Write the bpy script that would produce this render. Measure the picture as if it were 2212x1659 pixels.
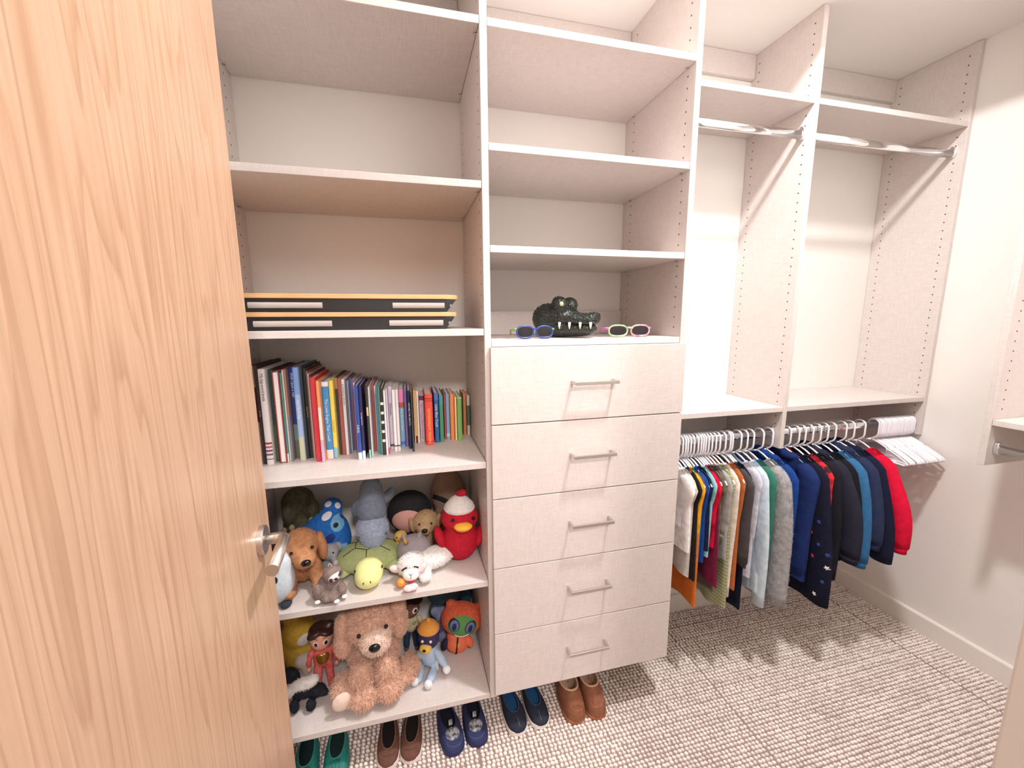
import bpy, math, random
import numpy as np
from mathutils import Vector, Matrix, Euler

for o in list(bpy.data.objects):
    bpy.data.objects.remove(o, do_unlink=True)
SC = bpy.context.scene
COL = SC.collection
rng = random.Random(7)
nrg = np.random.default_rng(11)
PI = math.pi

# ------------------------------------------------------------------ camera
YAW, PITCH, ROLL = 0.2477, -0.1646, -0.0058
cam_data = bpy.data.cameras.new('camera')
cam = bpy.data.objects.new('camera', cam_data)
COL.objects.link(cam)
cam_data.sensor_width = 36.0
cam_data.lens = 889.9457 * 36.0 / 2212.0
cam_data.shift_x = -1.5636 / 2212.0
cam_data.shift_y = 7.2654 / 2212.0
cam_data.clip_start = 0.02
_f = Vector((math.sin(YAW) * math.cos(PITCH), math.cos(YAW) * math.cos(PITCH), math.sin(PITCH)))
_r0 = Vector((math.cos(YAW), -math.sin(YAW), 0.0))
_u0 = _r0.cross(_f)
_r = math.cos(ROLL) * _r0 + math.sin(ROLL) * _u0
_u = -math.sin(ROLL) * _r0 + math.cos(ROLL) * _u0
cam.matrix_world = Matrix(((_r.x, _u.x, -_f.x, 0.7111), (_r.y, _u.y, -_f.y, -1.1506),
                           (_r.z, _u.z, -_f.z, 1.399), (0, 0, 0, 1)))
SC.camera = cam

# ------------------------------------------------------------------ light
world = bpy.data.worlds.new('world')
SC.world = world
world.use_nodes = True
world.node_tree.nodes['Background'].inputs[0].default_value = (1.0, 0.90, 0.84, 1)
world.node_tree.nodes['Background'].inputs[1].default_value = 0.5

def area_light(name, loc, size, power, color, target=None):
    ld = bpy.data.lights.new(name, 'AREA')
    ld.shape = 'DISK'
    ld.size = size
    ld.energy = power
    ld.color = color
    ob = bpy.data.objects.new(name, ld)
    COL.objects.link(ob)
    ob.location = loc
    if target is not None:
        ob.rotation_euler = (Vector(target) - Vector(loc)).to_track_quat('-Z', 'Y').to_euler()
    return ob

# the dressing room's ceiling lamp, up in the ceiling tray
area_light('ceiling_lamp_light', (1.57, -0.52, 2.80), 0.15, 43.0, (1.0, 0.985, 0.99))
# the lamp of the room behind the doorway
area_light('bedroom_lamp_light', (0.98, -2.35, 2.58), 0.30, 44.0, (1.0, 0.90, 0.87), (0.9, 0.2, 1.0))

vs = SC.view_settings
vs.view_transform = 'Standard'
vs.look = 'None'
vs.gamma = 1.0
vs.use_curve_mapping = False
vs.exposure = 0.0
SC.cycles.max_bounces = 12
SC.cycles.diffuse_bounces = 8

# ------------------------------------------------------------------ helpers
def link(o, parent=None):
    COL.objects.link(o)
    if parent is not None:
        o.parent = parent
    return o

def tag(o, label=None, cat=None, group=None, kind=None):
    if label: o['label'] = label
    if cat: o['category'] = cat
    if group: o['group'] = group
    if kind: o['kind'] = kind
    return o

def empty(name, loc, label=None, cat=None, group=None, rz=0.0, rot=None):
    o = bpy.data.objects.new(name, None)
    o.empty_display_size = 0.05
    COL.objects.link(o)
    o.location = loc
    o.rotation_euler = rot if rot is not None else (0, 0, rz)
    return tag(o, label, cat, group)

class MB:
    """collects vertices and faces; build() links them as one mesh object"""
    def __init__(self):
        self.v = []
        self.f = []
    def add(self, v, f):
        n = len(self.v)
        self.v.extend(tuple(map(float, p)) for p in v)
        self.f.extend(tuple(i + n for i in q) for q in f)
        return self
    def box(self, x0, x1, y0, y1, z0, z1):
        return self.add([(x0, y0, z0), (x1, y0, z0), (x1, y1, z0), (x0, y1, z0),
                         (x0, y0, z1), (x1, y0, z1), (x1, y1, z1), (x0, y1, z1)],
                        [(0, 3, 2, 1), (4, 5, 6, 7), (0, 1, 5, 4), (1, 2, 6, 5), (2, 3, 7, 6), (3, 0, 4, 7)])
    def quad(self, a, b, c, d):
        return self.add([a, b, c, d], [(0, 1, 2, 3)])
    def tube(self, pts, r, n=10, cap=True, squash=None, up=(0, 0, 1)):
        pts = [Vector(p) for p in pts]
        m = len(pts)
        rr = r if isinstance(r, (list, tuple)) else [r] * m
        V, F = [], []
        t0 = (pts[1] - pts[0]).normalized()
        nrm = Vector(up) - t0 * Vector(up).dot(t0)
        if nrm.length < 1e-4:
            nrm = Vector((1, 0, 0)) - t0 * t0.x
        nrm.normalize()
        for i in range(m):
            t = (pts[min(i + 1, m - 1)] - pts[max(i - 1, 0)])
            t = t.normalized() if t.length > 1e-9 else t0
            nrm = nrm - t * nrm.dot(t)
            nrm = nrm.normalized() if nrm.length > 1e-6 else Vector((0, 1, 0))
            b = t.cross(nrm)
            sq = 1.0 if squash is None else (squash[i] if isinstance(squash, (list, tuple)) else squash)
            for k in range(n):
                a = 2 * PI * k / n
                V.append(pts[i] + nrm * (math.cos(a) * rr[i]) + b * (math.sin(a) * rr[i] * sq))
        for i in range(m - 1):
            for k in range(n):
                k2 = (k + 1) % n
                F.append((i * n + k, i * n + k2, (i + 1) * n + k2, (i + 1) * n + k))
        if cap:
            F.append(tuple(range(n - 1, -1, -1)))
            F.append(tuple((m - 1) * n + k for k in range(n)))
        return self.add(V, F)
    def cyl(self, a, b, r, n=16):
        return self.tube([a, b], r, n)
    def ell(self, c, r, n=14, m=9, rot=None):
        c = Vector(c)
        V, F = [], []
        R = Euler(rot).to_matrix() if rot is not None else None
        for i in range(m + 1):
            th = PI * i / m
            for k in range(n):
                a = 2 * PI * k / n
                p = Vector((math.sin(th) * math.cos(a) * r[0], math.sin(th) * math.sin(a) * r[1], math.cos(th) * r[2]))
                if R is not None: p = R @ p
                V.append(c + p)
        for i in range(m):
            for k in range(n):
                k2 = (k + 1) % n
                F.append((i * n + k, (i + 1) * n + k, (i + 1) * n + k2, i * n + k2))
        return self.add(V, F)
    def prism(self, poly, axis, a, b):
        """extrude a closed 2-D outline along an axis; outline axes follow in xyz order"""
        n = len(poly)
        def P(q, w):
            return {'x': (w, q[0], q[1]), 'y': (q[0], w, q[1]), 'z': (q[0], q[1], w)}[axis]
        V = [P(q, a) for q in poly] + [P(q, b) for q in poly]
        F = [tuple(range(n - 1, -1, -1)), tuple(range(n, 2 * n))]
        F += [(i, (i + 1) % n, n + (i + 1) % n, n + i) for i in range(n)]
        return self.add(V, F)
    def build(self, name, mat, parent=None, smooth=False, bevel=0.0, base=(0, 0, 0), fixn=False):
        me = bpy.data.meshes.new(name)
        b = base
        me.from_pydata([(p[0] - b[0], p[1] - b[1], p[2] - b[2]) for p in self.v], [], self.f)
        if fixn:
            import bmesh
            bm = bmesh.new(); bm.from_mesh(me)
            bmesh.ops.recalc_face_normals(bm, faces=bm.faces)
            bm.to_mesh(me); bm.free()
        me.validate()
        if smooth:
            me.polygons.foreach_set('use_smooth', [True] * len(me.polygons))
        if mat is not None:
            me.materials.append(mat)
        o = bpy.data.objects.new(name, me)
        link(o, parent)
        if bevel:
            md = o.modifiers.new('bevel', 'BEVEL')
            md.width = bevel
            md.segments = 2
            md.limit_method = 'ANGLE'
        return o

def mesh_np(name, V, F, mat, parent=None, smooth=True):
    me = bpy.data.meshes.new(name)
    V = np.asarray(V, dtype=np.float32); F = np.asarray(F, dtype=np.int32)
    me.vertices.add(len(V)); me.vertices.foreach_set('co', V.ravel())
    k = F.shape[1]
    me.loops.add(F.size); me.loops.foreach_set('vertex_index', F.ravel())
    me.polygons.add(len(F)); me.polygons.foreach_set('loop_start', np.arange(0, F.size, k, dtype=np.int32))
    me.update(calc_edges=True)
    if smooth:
        me.polygons.foreach_set('use_smooth', np.ones(len(F), dtype=bool))
    if mat is not None: me.materials.append(mat)
    o = bpy.data.objects.new(name, me)
    return link(o, parent)

def copy_tree(o, parent=None):
    c = o.copy(); COL.objects.link(c); c.parent = parent
    for ch in list(o.children): copy_tree(ch, c)
    return c

# ------------------------------------------------------------------ materials
def srgb(r, g, b):
    f = lambda c: (c / 255 / 12.92) if c / 255 <= 0.04045 else ((c / 255 + 0.055) / 1.055) ** 2.4
    return (f(r), f(g), f(b), 1.0)

_mats = {}
def mat(name, col, rough=0.6, metal=0.0, noise=0.0, nscale=60.0, bump=0.0, bscale=200.0, sheen=0.0, coat=0.0,
        stretch=None, spec=0.5, col2=None, bdist=0.002):
    if name in _mats: return _mats[name]
    m = bpy.data.materials.new(name); m.use_nodes = True
    nt = m.node_tree; N = nt.nodes; L = nt.links
    p = N['Principled BSDF']
    p.inputs['Base Color'].default_value = col
    p.inputs['Roughness'].default_value = rough
    p.inputs['Metallic'].default_value = metal
    p.inputs['Specular IOR Level'].default_value = spec
    if sheen:
        p.inputs['Sheen Weight'].default_value = sheen
        p.inputs['Sheen Roughness'].default_value = 0.6
        p.inputs['Sheen Tint'].default_value = col
    if coat:
        p.inputs['Coat Weight'].default_value = coat
    tc = N.new('ShaderNodeTexCoord'); vec = tc.outputs['Object']
    if stretch:
        mp = N.new('ShaderNodeMapping'); mp.inputs['Scale'].default_value = stretch
        L.new(vec, mp.inputs['Vector']); vec = mp.outputs['Vector']
    if noise or col2:
        nz = N.new('ShaderNodeTexNoise'); nz.inputs['Scale'].default_value = nscale; nz.inputs['Detail'].default_value = 4
        L.new(vec, nz.inputs['Vector'])
        cr = N.new('ShaderNodeValToRGB')
        cr.color_ramp.elements[0].position = 0.32; cr.color_ramp.elements[1].position = 0.68
        c2 = col2 if col2 else tuple(max(0, c * (1 - noise)) for c in col[:3]) + (1,)
        c1 = col if col2 else tuple(min(1, c * (1 + noise * 0.5)) for c in col[:3]) + (1,)
        cr.color_ramp.elements[0].color = c2; cr.color_ramp.elements[1].color = c1
        L.new(nz.outputs['Fac'], cr.inputs['Fac']); L.new(cr.outputs['Color'], p.inputs['Base Color'])
    if bump:
        bz = N.new('ShaderNodeTexNoise'); bz.inputs['Scale'].default_value = bscale; bz.inputs['Detail'].default_value = 3
        L.new(vec, bz.inputs['Vector'])
        bp = N.new('ShaderNodeBump'); bp.inputs['Strength'].default_value = bump; bp.inputs['Distance'].default_value = bdist
        L.new(bz.outputs['Fac'], bp.inputs['Height']); L.new(bp.outputs['Normal'], p.inputs['Normal'])
    _mats[name] = m
    return m

def linen_mat():
    """pale woven-look melamine: two crossed sets of fine threads"""
    m = bpy.data.materials.new('linen_melamine'); m.use_nodes = True
    nt = m.node_tree; N = nt.nodes; L = nt.links; p = N['Principled BSDF']
    p.inputs['Roughness'].default_value = 0.42
    tc = N.new('ShaderNodeTexCoord')
    outs = []
    for s in ((800, 800, 26), (26, 800, 800), (800, 26, 800)):
        mp = N.new('ShaderNodeMapping'); mp.inputs['Scale'].default_value = s
        L.new(tc.outputs['Object'], mp.inputs['Vector'])
        nz = N.new('ShaderNodeTexNoise'); nz.inputs['Scale'].default_value = 1.0; nz.inputs['Detail'].default_value = 2
        L.new(mp.outputs['Vector'], nz.inputs['Vector']); outs.append(nz.outputs['Fac'])
    ad = N.new('ShaderNodeMath'); ad.operation = 'ADD'
    L.new(outs[0], ad.inputs[0]); L.new(outs[1], ad.inputs[1])
    ad2 = N.new('ShaderNodeMath'); ad2.operation = 'ADD'
    L.new(ad.outputs[0], ad2.inputs[0]); L.new(outs[2], ad2.inputs[1]); ad = ad2
    cr = N.new('ShaderNodeValToRGB')
    cr.color_ramp.elements[0].position = 0.72; cr.color_ramp.elements[1].position = 1.28
    cr.color_ramp.elements[0].color = (0.575, 0.51, 0.48, 1); cr.color_ramp.elements[1].color = (0.73, 0.67, 0.645, 1)
    mr = N.new('ShaderNodeMapRange'); mr.inputs['From Max'].default_value = 3.0
    L.new(ad.outputs[0], mr.inputs['Value'])
    cr.color_ramp.elements[0].position = 0.38; cr.color_ramp.elements[1].position = 0.62
    L.new(mr.outputs[0], cr.inputs['Fac']); L.new(cr.outputs['Color'], p.inputs['Base Color'])
    return m

def wood_mat():
    """pale maple veneer with cathedral grain, running up the door"""
    m = bpy.data.materials.new('maple_veneer'); m.use_nodes = True
    nt = m.node_tree; N = nt.nodes; L = nt.links; p = N['Principled BSDF']
    p.inputs['Roughness'].default_value = 0.34
    tc = N.new('ShaderNodeTexCoord')
    mp = N.new('ShaderNodeMapping'); mp.inputs['Scale'].default_value = (1.0, 5.5, 0.42)
    L.new(tc.outputs['Object'], mp.inputs['Vector'])
    nz = N.new('ShaderNodeTexNoise'); nz.inputs['Scale'].default_value = 1.5; nz.inputs['Detail'].default_value = 3
    nz.inputs['Roughness'].default_value = 0.45
    L.new(mp.outputs['Vector'], nz.inputs['Vector'])
    mu = N.new('ShaderNodeMath'); mu.operation = 'MULTIPLY'; mu.inputs[1].default_value = 20.0
    L.new(nz.outputs['Fac'], mu.inputs[0])
    fr = N.new('ShaderNodeMath'); fr.operation = 'FRACT'; L.new(mu.outputs[0], fr.inputs[0])
    cr = N.new('ShaderNodeValToRGB'); e = cr.color_ramp.elements
    A = (0.60, 0.395, 0.268, 1); B = (0.50, 0.31, 0.195, 1)
    e[0].position = 0.0; e[0].color = A
    e[1].position = 1.0; e[1].color = A
    k = cr.color_ramp.elements.new(0.55); k.color = A
    k = cr.color_ramp.elements.new(0.93); k.color = B
    L.new(fr.outputs[0], cr.inputs['Fac'])
    mp2 = N.new('ShaderNodeMapping'); mp2.inputs['Scale'].default_value = (40, 210, 3.0)
    L.new(tc.outputs['Object'], mp2.inputs['Vector'])
    n2 = N.new('ShaderNodeTexNoise'); n2.inputs['Scale'].default_value = 1.0; n2.inputs['Detail'].default_value = 3
    L.new(mp2.outputs['Vector'], n2.inputs['Vector'])
    c2 = N.new('ShaderNodeValToRGB'); c2.color_ramp.elements[0].position = 0.3; c2.color_ramp.elements[1].position = 0.72
    c2.color_ramp.elements[0].color = (0.86, 0.83, 0.80, 1); c2.color_ramp.elements[1].color = (1.06, 1.05, 1.04, 1)
    L.new(n2.outputs['Fac'], c2.inputs['Fac'])
    mx = N.new('ShaderNodeMix'); mx.data_type = 'RGBA'; mx.blend_type = 'MULTIPLY'; mx.inputs[0].default_value = 1.0
    L.new(cr.outputs['Color'], mx.inputs[6]); L.new(c2.outputs['Color'], mx.inputs[7])
    L.new(mx.outputs[2], p.inputs['Base Color'])
    return m

LINEN = linen_mat()
MAPLE = wood_mat()
WALL = mat('wall_paint', (0.82, 0.795, 0.76, 1), 0.75, bump=0.08, bscale=260)
CEIL = mat('ceiling_paint', (0.86, 0.835, 0.805, 1), 0.8, bump=0.08, bscale=180)
TRIM = mat('trim_paint', (0.82, 0.775, 0.73, 1), 0.35)
STEEL = mat('brushed_nickel', (0.62, 0.58, 0.54, 1), 0.32, 1.0)
CHROME = mat('chrome', (0.86, 0.86, 0.87, 1), 0.10, 1.0)
DARKHOLE = mat('drilled_hole', (0.09, 0.06, 0.045, 1), 0.9)
# ------------------------------------------------------------------ the room
T = 0.019
X0, X1, X2, X3, X4 = 0.2285, 0.9207, 1.554, 2.1061, 2.8571
XW = X4 + T                       # right wall
XL = X0 - T                       # left wall
YB = 0.4002                       # back wall
YF = 0.1013                       # front of the hanging bays
YD = -0.97                        # closet side of the doorway wall
ZC = 2.427                        # lowered ceiling
ZT = 2.86                         # tray ceiling
TX0, TX1, TY0, TY1 = 0.72, 2.34, -0.93, -0.075

def wall(name, b):
    o = MB().box(*b).build(name, WALL)
    return tag(o, kind='structure')

wall('wall_back', (XL - 0.1, XW + 0.1, YB, YB + 0.1, -0.05, ZT))
wall('wall_right', (XW, XW + 0.1, YD - 0.1, YB, -0.05, ZT))
wall('wall_left', (XL - 0.1, XL, YD - 0.1, YB, -0.05, ZT))
JX0, JX1 = 0.455, 1.212           # door opening
m = MB()
m.box(XL, JX0, YD - 0.115, YD, -0.05, ZT)
m.box(JX1, XW, YD - 0.115, YD, -0.05, ZT)
m.box(JX0, JX1, YD - 0.115, YD, 2.06, ZT)
tag(m.build('wall_front', WALL), kind='structure')
m = MB()
m.box(XL, TX0, YD, YB, ZC, ZC + 0.06)
m.box(TX1, XW, YD, YB, ZC, ZC + 0.06)
m.box(TX0, TX1, TY1, YB, ZC, ZC + 0.06)
m.box(TX0, TX1, YD, TY0, ZC, ZC + 0.06)
m.box(TX0 - 0.02, TX0, TY0, TY1, ZC + 0.06, ZT)
m.box(TX1, TX1 + 0.02, TY0, TY1, ZC + 0.06, ZT)
m.box(TX0, TX1, TY1, TY1 + 0.02, ZC + 0.06, ZT)
m.box(TX0, TX1, TY0 - 0.02, TY0, ZC + 0.06, ZT)
m.box(XL - 0.1, XW + 0.1, YD - 0.115, YB + 0.1, ZT, ZT + 0.05)
tag(m.build('ceiling', CEIL), kind='structure')
# door jamb lining on the right of the opening and header, painted
jm = MB()
jm.box(JX1 - 0.018, JX1, YD - 0.13, YD + 0.012, 0, 2.06)
jm.box(JX1, JX1 + 0.06, YD, YD + 0.012, 0, 2.12)
tag(jm.build('trim_1', TRIM, bevel=0.003), kind='structure')

# baseboards: a flat board with a thin bead standing proud on its upper edge
def baseboard(name, prof_axis, sign, wallpos, a, b):
    m = MB()
    h = 0.092
    q = [(0, 0), (0.014, 0), (0.014, h - 0.008), (0.012, h - 0.004), (0, h)]
    q = [(wallpos + sign * p[0], p[1]) for p in q]
    m.prism(q, prof_axis, a, b)
    tag(m.build(name, TRIM, fixn=True), kind='structure')
baseboard('baseboard_right', 'y', -1, XW, YD, YB)
baseboard('baseboard_back', 'x', -1, YB, XL, XW - 0.014)
baseboard('baseboard_left', 'y', 1, XL, YD, YB - 0.014)

# ---- floor: backing slab and loop-pile carpet tiles
FL = mat('carpet_backing', (0.30, 0.23, 0.195, 1), 0.95)
floor = MB().box(XL - 0.1, XW + 0.1, YD - 1.6, YB + 0.1, -0.06, 0.0).build('floor', FL)
tag(floor, kind='structure')

def carpet_mat():
    m = bpy.data.materials.new('carpet_loops'); m.use_nodes = True
    nt = m.node_tree; N = nt.nodes; L = nt.links; p = N['Principled BSDF']
    p.inputs['Roughness'].default_value = 0.95
    p.inputs['Specular IOR Level'].default_value = 0.15
    tc = N.new('ShaderNodeTexCoord')
    at = N.new('ShaderNodeAttribute'); at.attribute_name = 'tone'
    mp = N.new('ShaderNodeMapping'); mp.inputs['Scale'].default_value = (5, 38, 1)
    L.new(tc.outputs['Object'], mp.inputs['Vector'])
    nz = N.new('ShaderNodeTexNoise'); nz.inputs['Scale'].default_value = 1.0; nz.inputs['Detail'].default_value = 2
    L.new(mp.outputs['Vector'], nz.inputs['Vector'])
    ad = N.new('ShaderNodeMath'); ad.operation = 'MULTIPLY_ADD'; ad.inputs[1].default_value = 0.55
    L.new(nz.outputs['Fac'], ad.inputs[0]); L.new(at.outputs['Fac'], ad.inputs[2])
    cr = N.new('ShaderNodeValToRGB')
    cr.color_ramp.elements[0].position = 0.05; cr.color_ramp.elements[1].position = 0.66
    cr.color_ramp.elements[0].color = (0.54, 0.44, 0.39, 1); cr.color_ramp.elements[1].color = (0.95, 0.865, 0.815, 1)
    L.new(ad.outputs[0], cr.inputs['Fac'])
    nf = N.new('ShaderNodeTexNoise'); nf.inputs['Scale'].default_value = 900
    L.new(tc.outputs['Object'], nf.inputs['Vector'])
    bp = N.new('ShaderNodeBump'); bp.inputs['Strength'].default_value = 0.5; bp.inputs['Distance'].default_value = 0.001
    L.new(nf.outputs['Fac'], bp.inputs['Height']); L.new(bp.outputs['Normal'], p.inputs['Normal'])
    L.new(cr.outputs['Color'], p.inputs['Base Color'])
    return m
CARPET = carpet_mat()
TILE = 0.914
def carpet_tile():
    nx, ny = 61, 68
    px, py = (TILE - 0.005) / nx, (TILE - 0.003) / ny
    V, F, A = [], [], []
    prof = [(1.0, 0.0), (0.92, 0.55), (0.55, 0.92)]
    k = 7
    base_n = 0
    for j in range(ny):
        rowh = 0.0075 + 0.0012 * math.sin(j * 2.1) + rng.uniform(-0.0006, 0.0006)
        rowt = rng.uniform(-0.05, 0.05)
        off = 0.5 * (j % 2)
        for i in range(nx):
            cx = (i + 0.5 + 0.25 * off + rng.uniform(-0.10, 0.10)) * px
            cy = (j + 0.5 + rng.uniform(-0.06, 0.06)) * py
            h = rowh * rng.uniform(0.85, 1.12)
            ax, ay = px * rng.uniform(0.40, 0.48), py * rng.uniform(0.38, 0.45)
            sk = -rng.uniform(0.15, 0.5)
            tn = rng.uniform(-0.12, 0.18) + rowt
            for (pr, pz) in prof:
                for q in range(k):
                    a = 2 * PI * q / k
                    dx, dy = math.cos(a) * ax * pr, math.sin(a) * ay * pr
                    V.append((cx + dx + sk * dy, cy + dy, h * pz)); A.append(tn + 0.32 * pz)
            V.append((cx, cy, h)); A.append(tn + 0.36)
            b = base_n
            for lv in range(2):
                for q in range(k):
                    q2 = (q + 1) % k
                    F.append((b + lv * k + q, b + lv * k + q2, b + (lv + 1) * k + q2, b + (lv + 1) * k + q))
            for q in range(k):
                F.append((b + 2 * k + q, b + 2 * k + (q + 1) % k, b + 3 * k))
            base_n += 3 * k + 1
    me = bpy.data.meshes.new('carpet_tile')
    me.from_pydata(V, [], F)
    me.polygons.foreach_set('use_smooth', [True] * len(me.polygons))
    at = me.attributes.new('tone', 'FLOAT', 'POINT')
    at.data.foreach_set('value', A)
    me.materials.append(CARPET)
    return me
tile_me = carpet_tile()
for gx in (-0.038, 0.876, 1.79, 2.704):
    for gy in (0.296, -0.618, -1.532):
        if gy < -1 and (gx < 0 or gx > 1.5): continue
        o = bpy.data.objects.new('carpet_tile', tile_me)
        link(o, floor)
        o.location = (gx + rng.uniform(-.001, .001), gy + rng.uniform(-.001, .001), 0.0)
        o['kind'] = 'stuff'

# ------------------------------------------------------------------ the built-in closet
def board(name, parent, b, mt=None, bevel=0.0012):
    base = parent.location
    return MB().box(*b).build(name, mt or LINEN, parent, bevel=bevel, base=base)

def holes(parent, x, side, ys, z0, z1):
    """drilled shelf-pin holes, 32 mm apart, as short dark plugs sunk in the panel face"""
    m = MB()
    z = z0
    while z < z1:
        for y in ys:
            m.cyl((x - side * 0.002, y, z), (x + side * 0.00035, y, z), 0.0027, 8)
        z += 0.032
    o = m.build('pin_hole', DARKHOLE, parent, base=parent.location)
    o['kind'] = 'stuff'

PT = ZC - 0.001
# bay 1: open shelves
u1 = empty('shelving_unit', (0.58, 0.2, 0.171), 'pale linen-look open shelving bay holding books and soft toys', 'shelving')
board('side_panel', u1, (XL + 0.0005, X0, 0, YB - .001, 0.171, PT))
board('side_panel', u1, (X1, X1 + T, 0, YB - .001, 0.171, PT))
SH1 = [2.1302, 1.7427, 1.3533, 0.9616, 0.5755, 0.1709]
for z in SH1:
    board('shelf', u1, (X0 + .001, X1 - .001, 0.001, YB - .002, z, z + T))
board('cleat', u1, (X0 + .001, X1 - .001, YB - T, YB - .001, 2.338, PT))
HY1 = (0.037, 0.34)
holes(u1, X1, -1, HY1, 0.25, 2.38)
holes(u1, X0, 1, HY1, 0.25, 2.38)
def shelf_pins(parent, x, side, zs):
    for z in zs:
        for y in HY1:
            MB().tube([(x, y, z - .003), (x + side * .009, y, z - .003)], .0026, 8).build('shelf_pin', STEEL, parent, base=parent.location)
shelf_pins(u1, X1, -1, SH1[:5]); shelf_pins(u1, X0, 1, SH1[:5])
# bay 2: shelves over drawers
u2 = empty('drawer_unit', (1.24, 0.2, 0.194), 'pale linen-look drawer tower with five drawers and open shelves above', 'drawers')
board('side_panel', u2, (X2, X2 + T, 0, YB - .001, 0.194, PT))
SH2 = [2.1288, 1.8384, 1.5794, 1.3205]
for z in SH2:
    board('shelf', u2, (X1 + T + .001, X2 - .001, 0.001, YB - .002, z, z + T))
board('bottom_board', u2, (X1 + T + .001, X2 - .001, 0.001, YB - .002, 0.196, 0.215))
board('cleat', u2, (X1 + T + .001, X2 - .001, YB - T, YB - .002, 2.338, PT))
board('cleat', u2, (X1 + T + .001, X2 - .001, YB - T, YB - .002, 1.3405, 1.428))
holes(u2, X2, -1, HY1, 1.37, 2.40)
holes(u2, X1 + T, 1, HY1, 1.37, 2.40)
shelf_pins(u2, X2, -1, SH2[:3])
DZ = [1.3199, 1.0959, 0.8679, 0.6417, 0.4164, 0.1937]
for i in range(5):
    zt, zb = DZ[i] - (0.0015 if i else 0), DZ[i + 1] + 0.0015
    df = board('drawer_front', u2, (0.9345, 1.5642, -T, -0.0005, zb, zt))
    # bar pull: square bar on two posts
    zc = [1.212, 0.988, 0.765, 0.5405, 0.3165][i]
    hm = MB()
    hm.box(1.176, 1.317, -0.056, -0.049, zc - 0.005, zc + 0.005)
    hm.box(1.176, 1.183, -0.050, -T, zc - 0.005, zc + 0.005)
    hm.box(1.310, 1.317, -0.050, -T, zc - 0.005, zc + 0.005)
    hm.build('bar_handle', STEEL, df, bevel=0.0006, base=u2.location)
    bx = MB()
    bx.box(X1 + T + .014, X2 - .014, 0.002, 0.36, zb + 0.03, zt - 0.04)
    bx.build('drawer_box', LINEN, df, base=u2.location)
# bays 3 and 4: hanging bays
def rod(parent, x0, x1, y, z):
    # oval chrome wardrobe rail, ends carried in small flanges
    m = MB(); n = 20
    prof = [(y + 0.0075 * math.cos(2 * PI * k / n), z + 0.015 * math.sin(2 * PI * k / n)) for k in range(n)]
    m.prism(prof, 'x', x0 + 0.002, x1 - 0.002)
    r = m.build('hanging_rod', CHROME, parent, base=parent.location, bevel=0)
    r.data.polygons.foreach_set('use_smooth', [len(p.vertices) == 4 for p in r.data.polygons])
    for xe, s in ((x0, 1), (x1, -1)):
        f = MB()
        q = []
        for k in range(n):
            a = 2 * PI * k / n
            q.append((y + 0.013 * math.cos(a), z + 0.004 + (0.024 if math.sin(a) > 0 else 0.020) * math.sin(a)))
        f.prism(q, 'x', xe, xe + s * 0.012)
        f.build('rod_flange', CHROME, r, base=parent.location, bevel=0.002, fixn=True)
for k, (xa, xb, lab) in enumerate(((X2 + T, X3, 'pale hanging bay with chrome rails next to the drawer tower'),
                                   (X3 + T, X4, 'pale hanging bay with chrome rails against the right wall'))):
    u = empty('hanging_unit', ((xa + xb) / 2, 0.25, 0.89), lab, 'wardrobe')
    board('side_panel', u, (xb, xb + (T if k == 0 else T - 0.001), YF, YB - .001, 0.8897, PT))
    for z in (2.1254, 1.0381):
        board('shelf', u, (xa + .001, xb - .001, YF + .001, YB - .002, z, z + T))
    board('cleat', u, (xa + .001, xb - .001, YB - T, YB - .002, 2.338, PT))
    board('cleat', u, (xa + .001, xb - .001, YB - T, YB - .002, 0.90, 1.037))
    rod(u, xa, xb, 0.137, 2.037)
    rod(u, xa, xb, 0.137, 0.945)
    holes(u, xb, -1, (0.132, 0.363), 1.0735, 2.40)
    holes(u, xb, -1, (0.132, 0.363), 0.92, 1.03)
    if k == 1: holes(u, xa, 1, (0.132, 0.363), 1.0735, 2.40)
# unit on the right-hand wall, its far end panel and shelf in view
u5 = empty('hanging_unit', (2.72, -0.6, 0.9), 'pale closet unit on the right wall with one shelf and rail', 'wardrobe')
board('side_panel', u5, (2.572, XW - .001, -0.255, -0.236, 0.902, PT))
board('shelf', u5, (2.573, XW - .001, YD + 0.002, -0.256, 1.042, 1.061))
m = MB(); n = 20
prof = [(2.612 + 0.0075 * math.cos(2 * PI * k / n), 0.958 + 0.015 * math.sin(2 * PI * k / n)) for k in range(n)]
m.prism(prof, 'y', YD + .004, -0.258)
r5 = m.build('hanging_rod', CHROME, u5, base=u5.location)
r5.data.polygons.foreach_set('use_smooth', [len(p.vertices) == 4 for p in r5.data.polygons])
f = MB()
f.prism([(2.612 + 0.013 * math.cos(2 * PI * k / n), 0.962 + 0.022 * math.sin(2 * PI * k / n)) for k in range(n)], 'y', -0.268, -0.256)
f.build('rod_flange', CHROME, r5, base=u5.location, bevel=0.002, fixn=True)
m = MB(); z = 1.095
while z < 2.4:
    m.cyl((2.61, -0.253, z), (2.61, -0.2554, z), 0.0027, 8); m.cyl((2.84, -0.253, z), (2.84, -0.2554, z), 0.0027, 8); z += 0.032
m.build('pin_hole', DARKHOLE, u5, base=u5.location)['kind'] = 'stuff'

# ------------------------------------------------------------------ the open door
DE = Vector((0.4365, -0.318, 0))                 # free edge, on the visible face
DANG = math.radians(-4.6)
door = tag(bpy.data.objects.new('door_1', None), kind='structure')
link(door); door.location = (DE.x, DE.y, 0.0); door.rotation_euler = (0, 0, -DANG)
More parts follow.
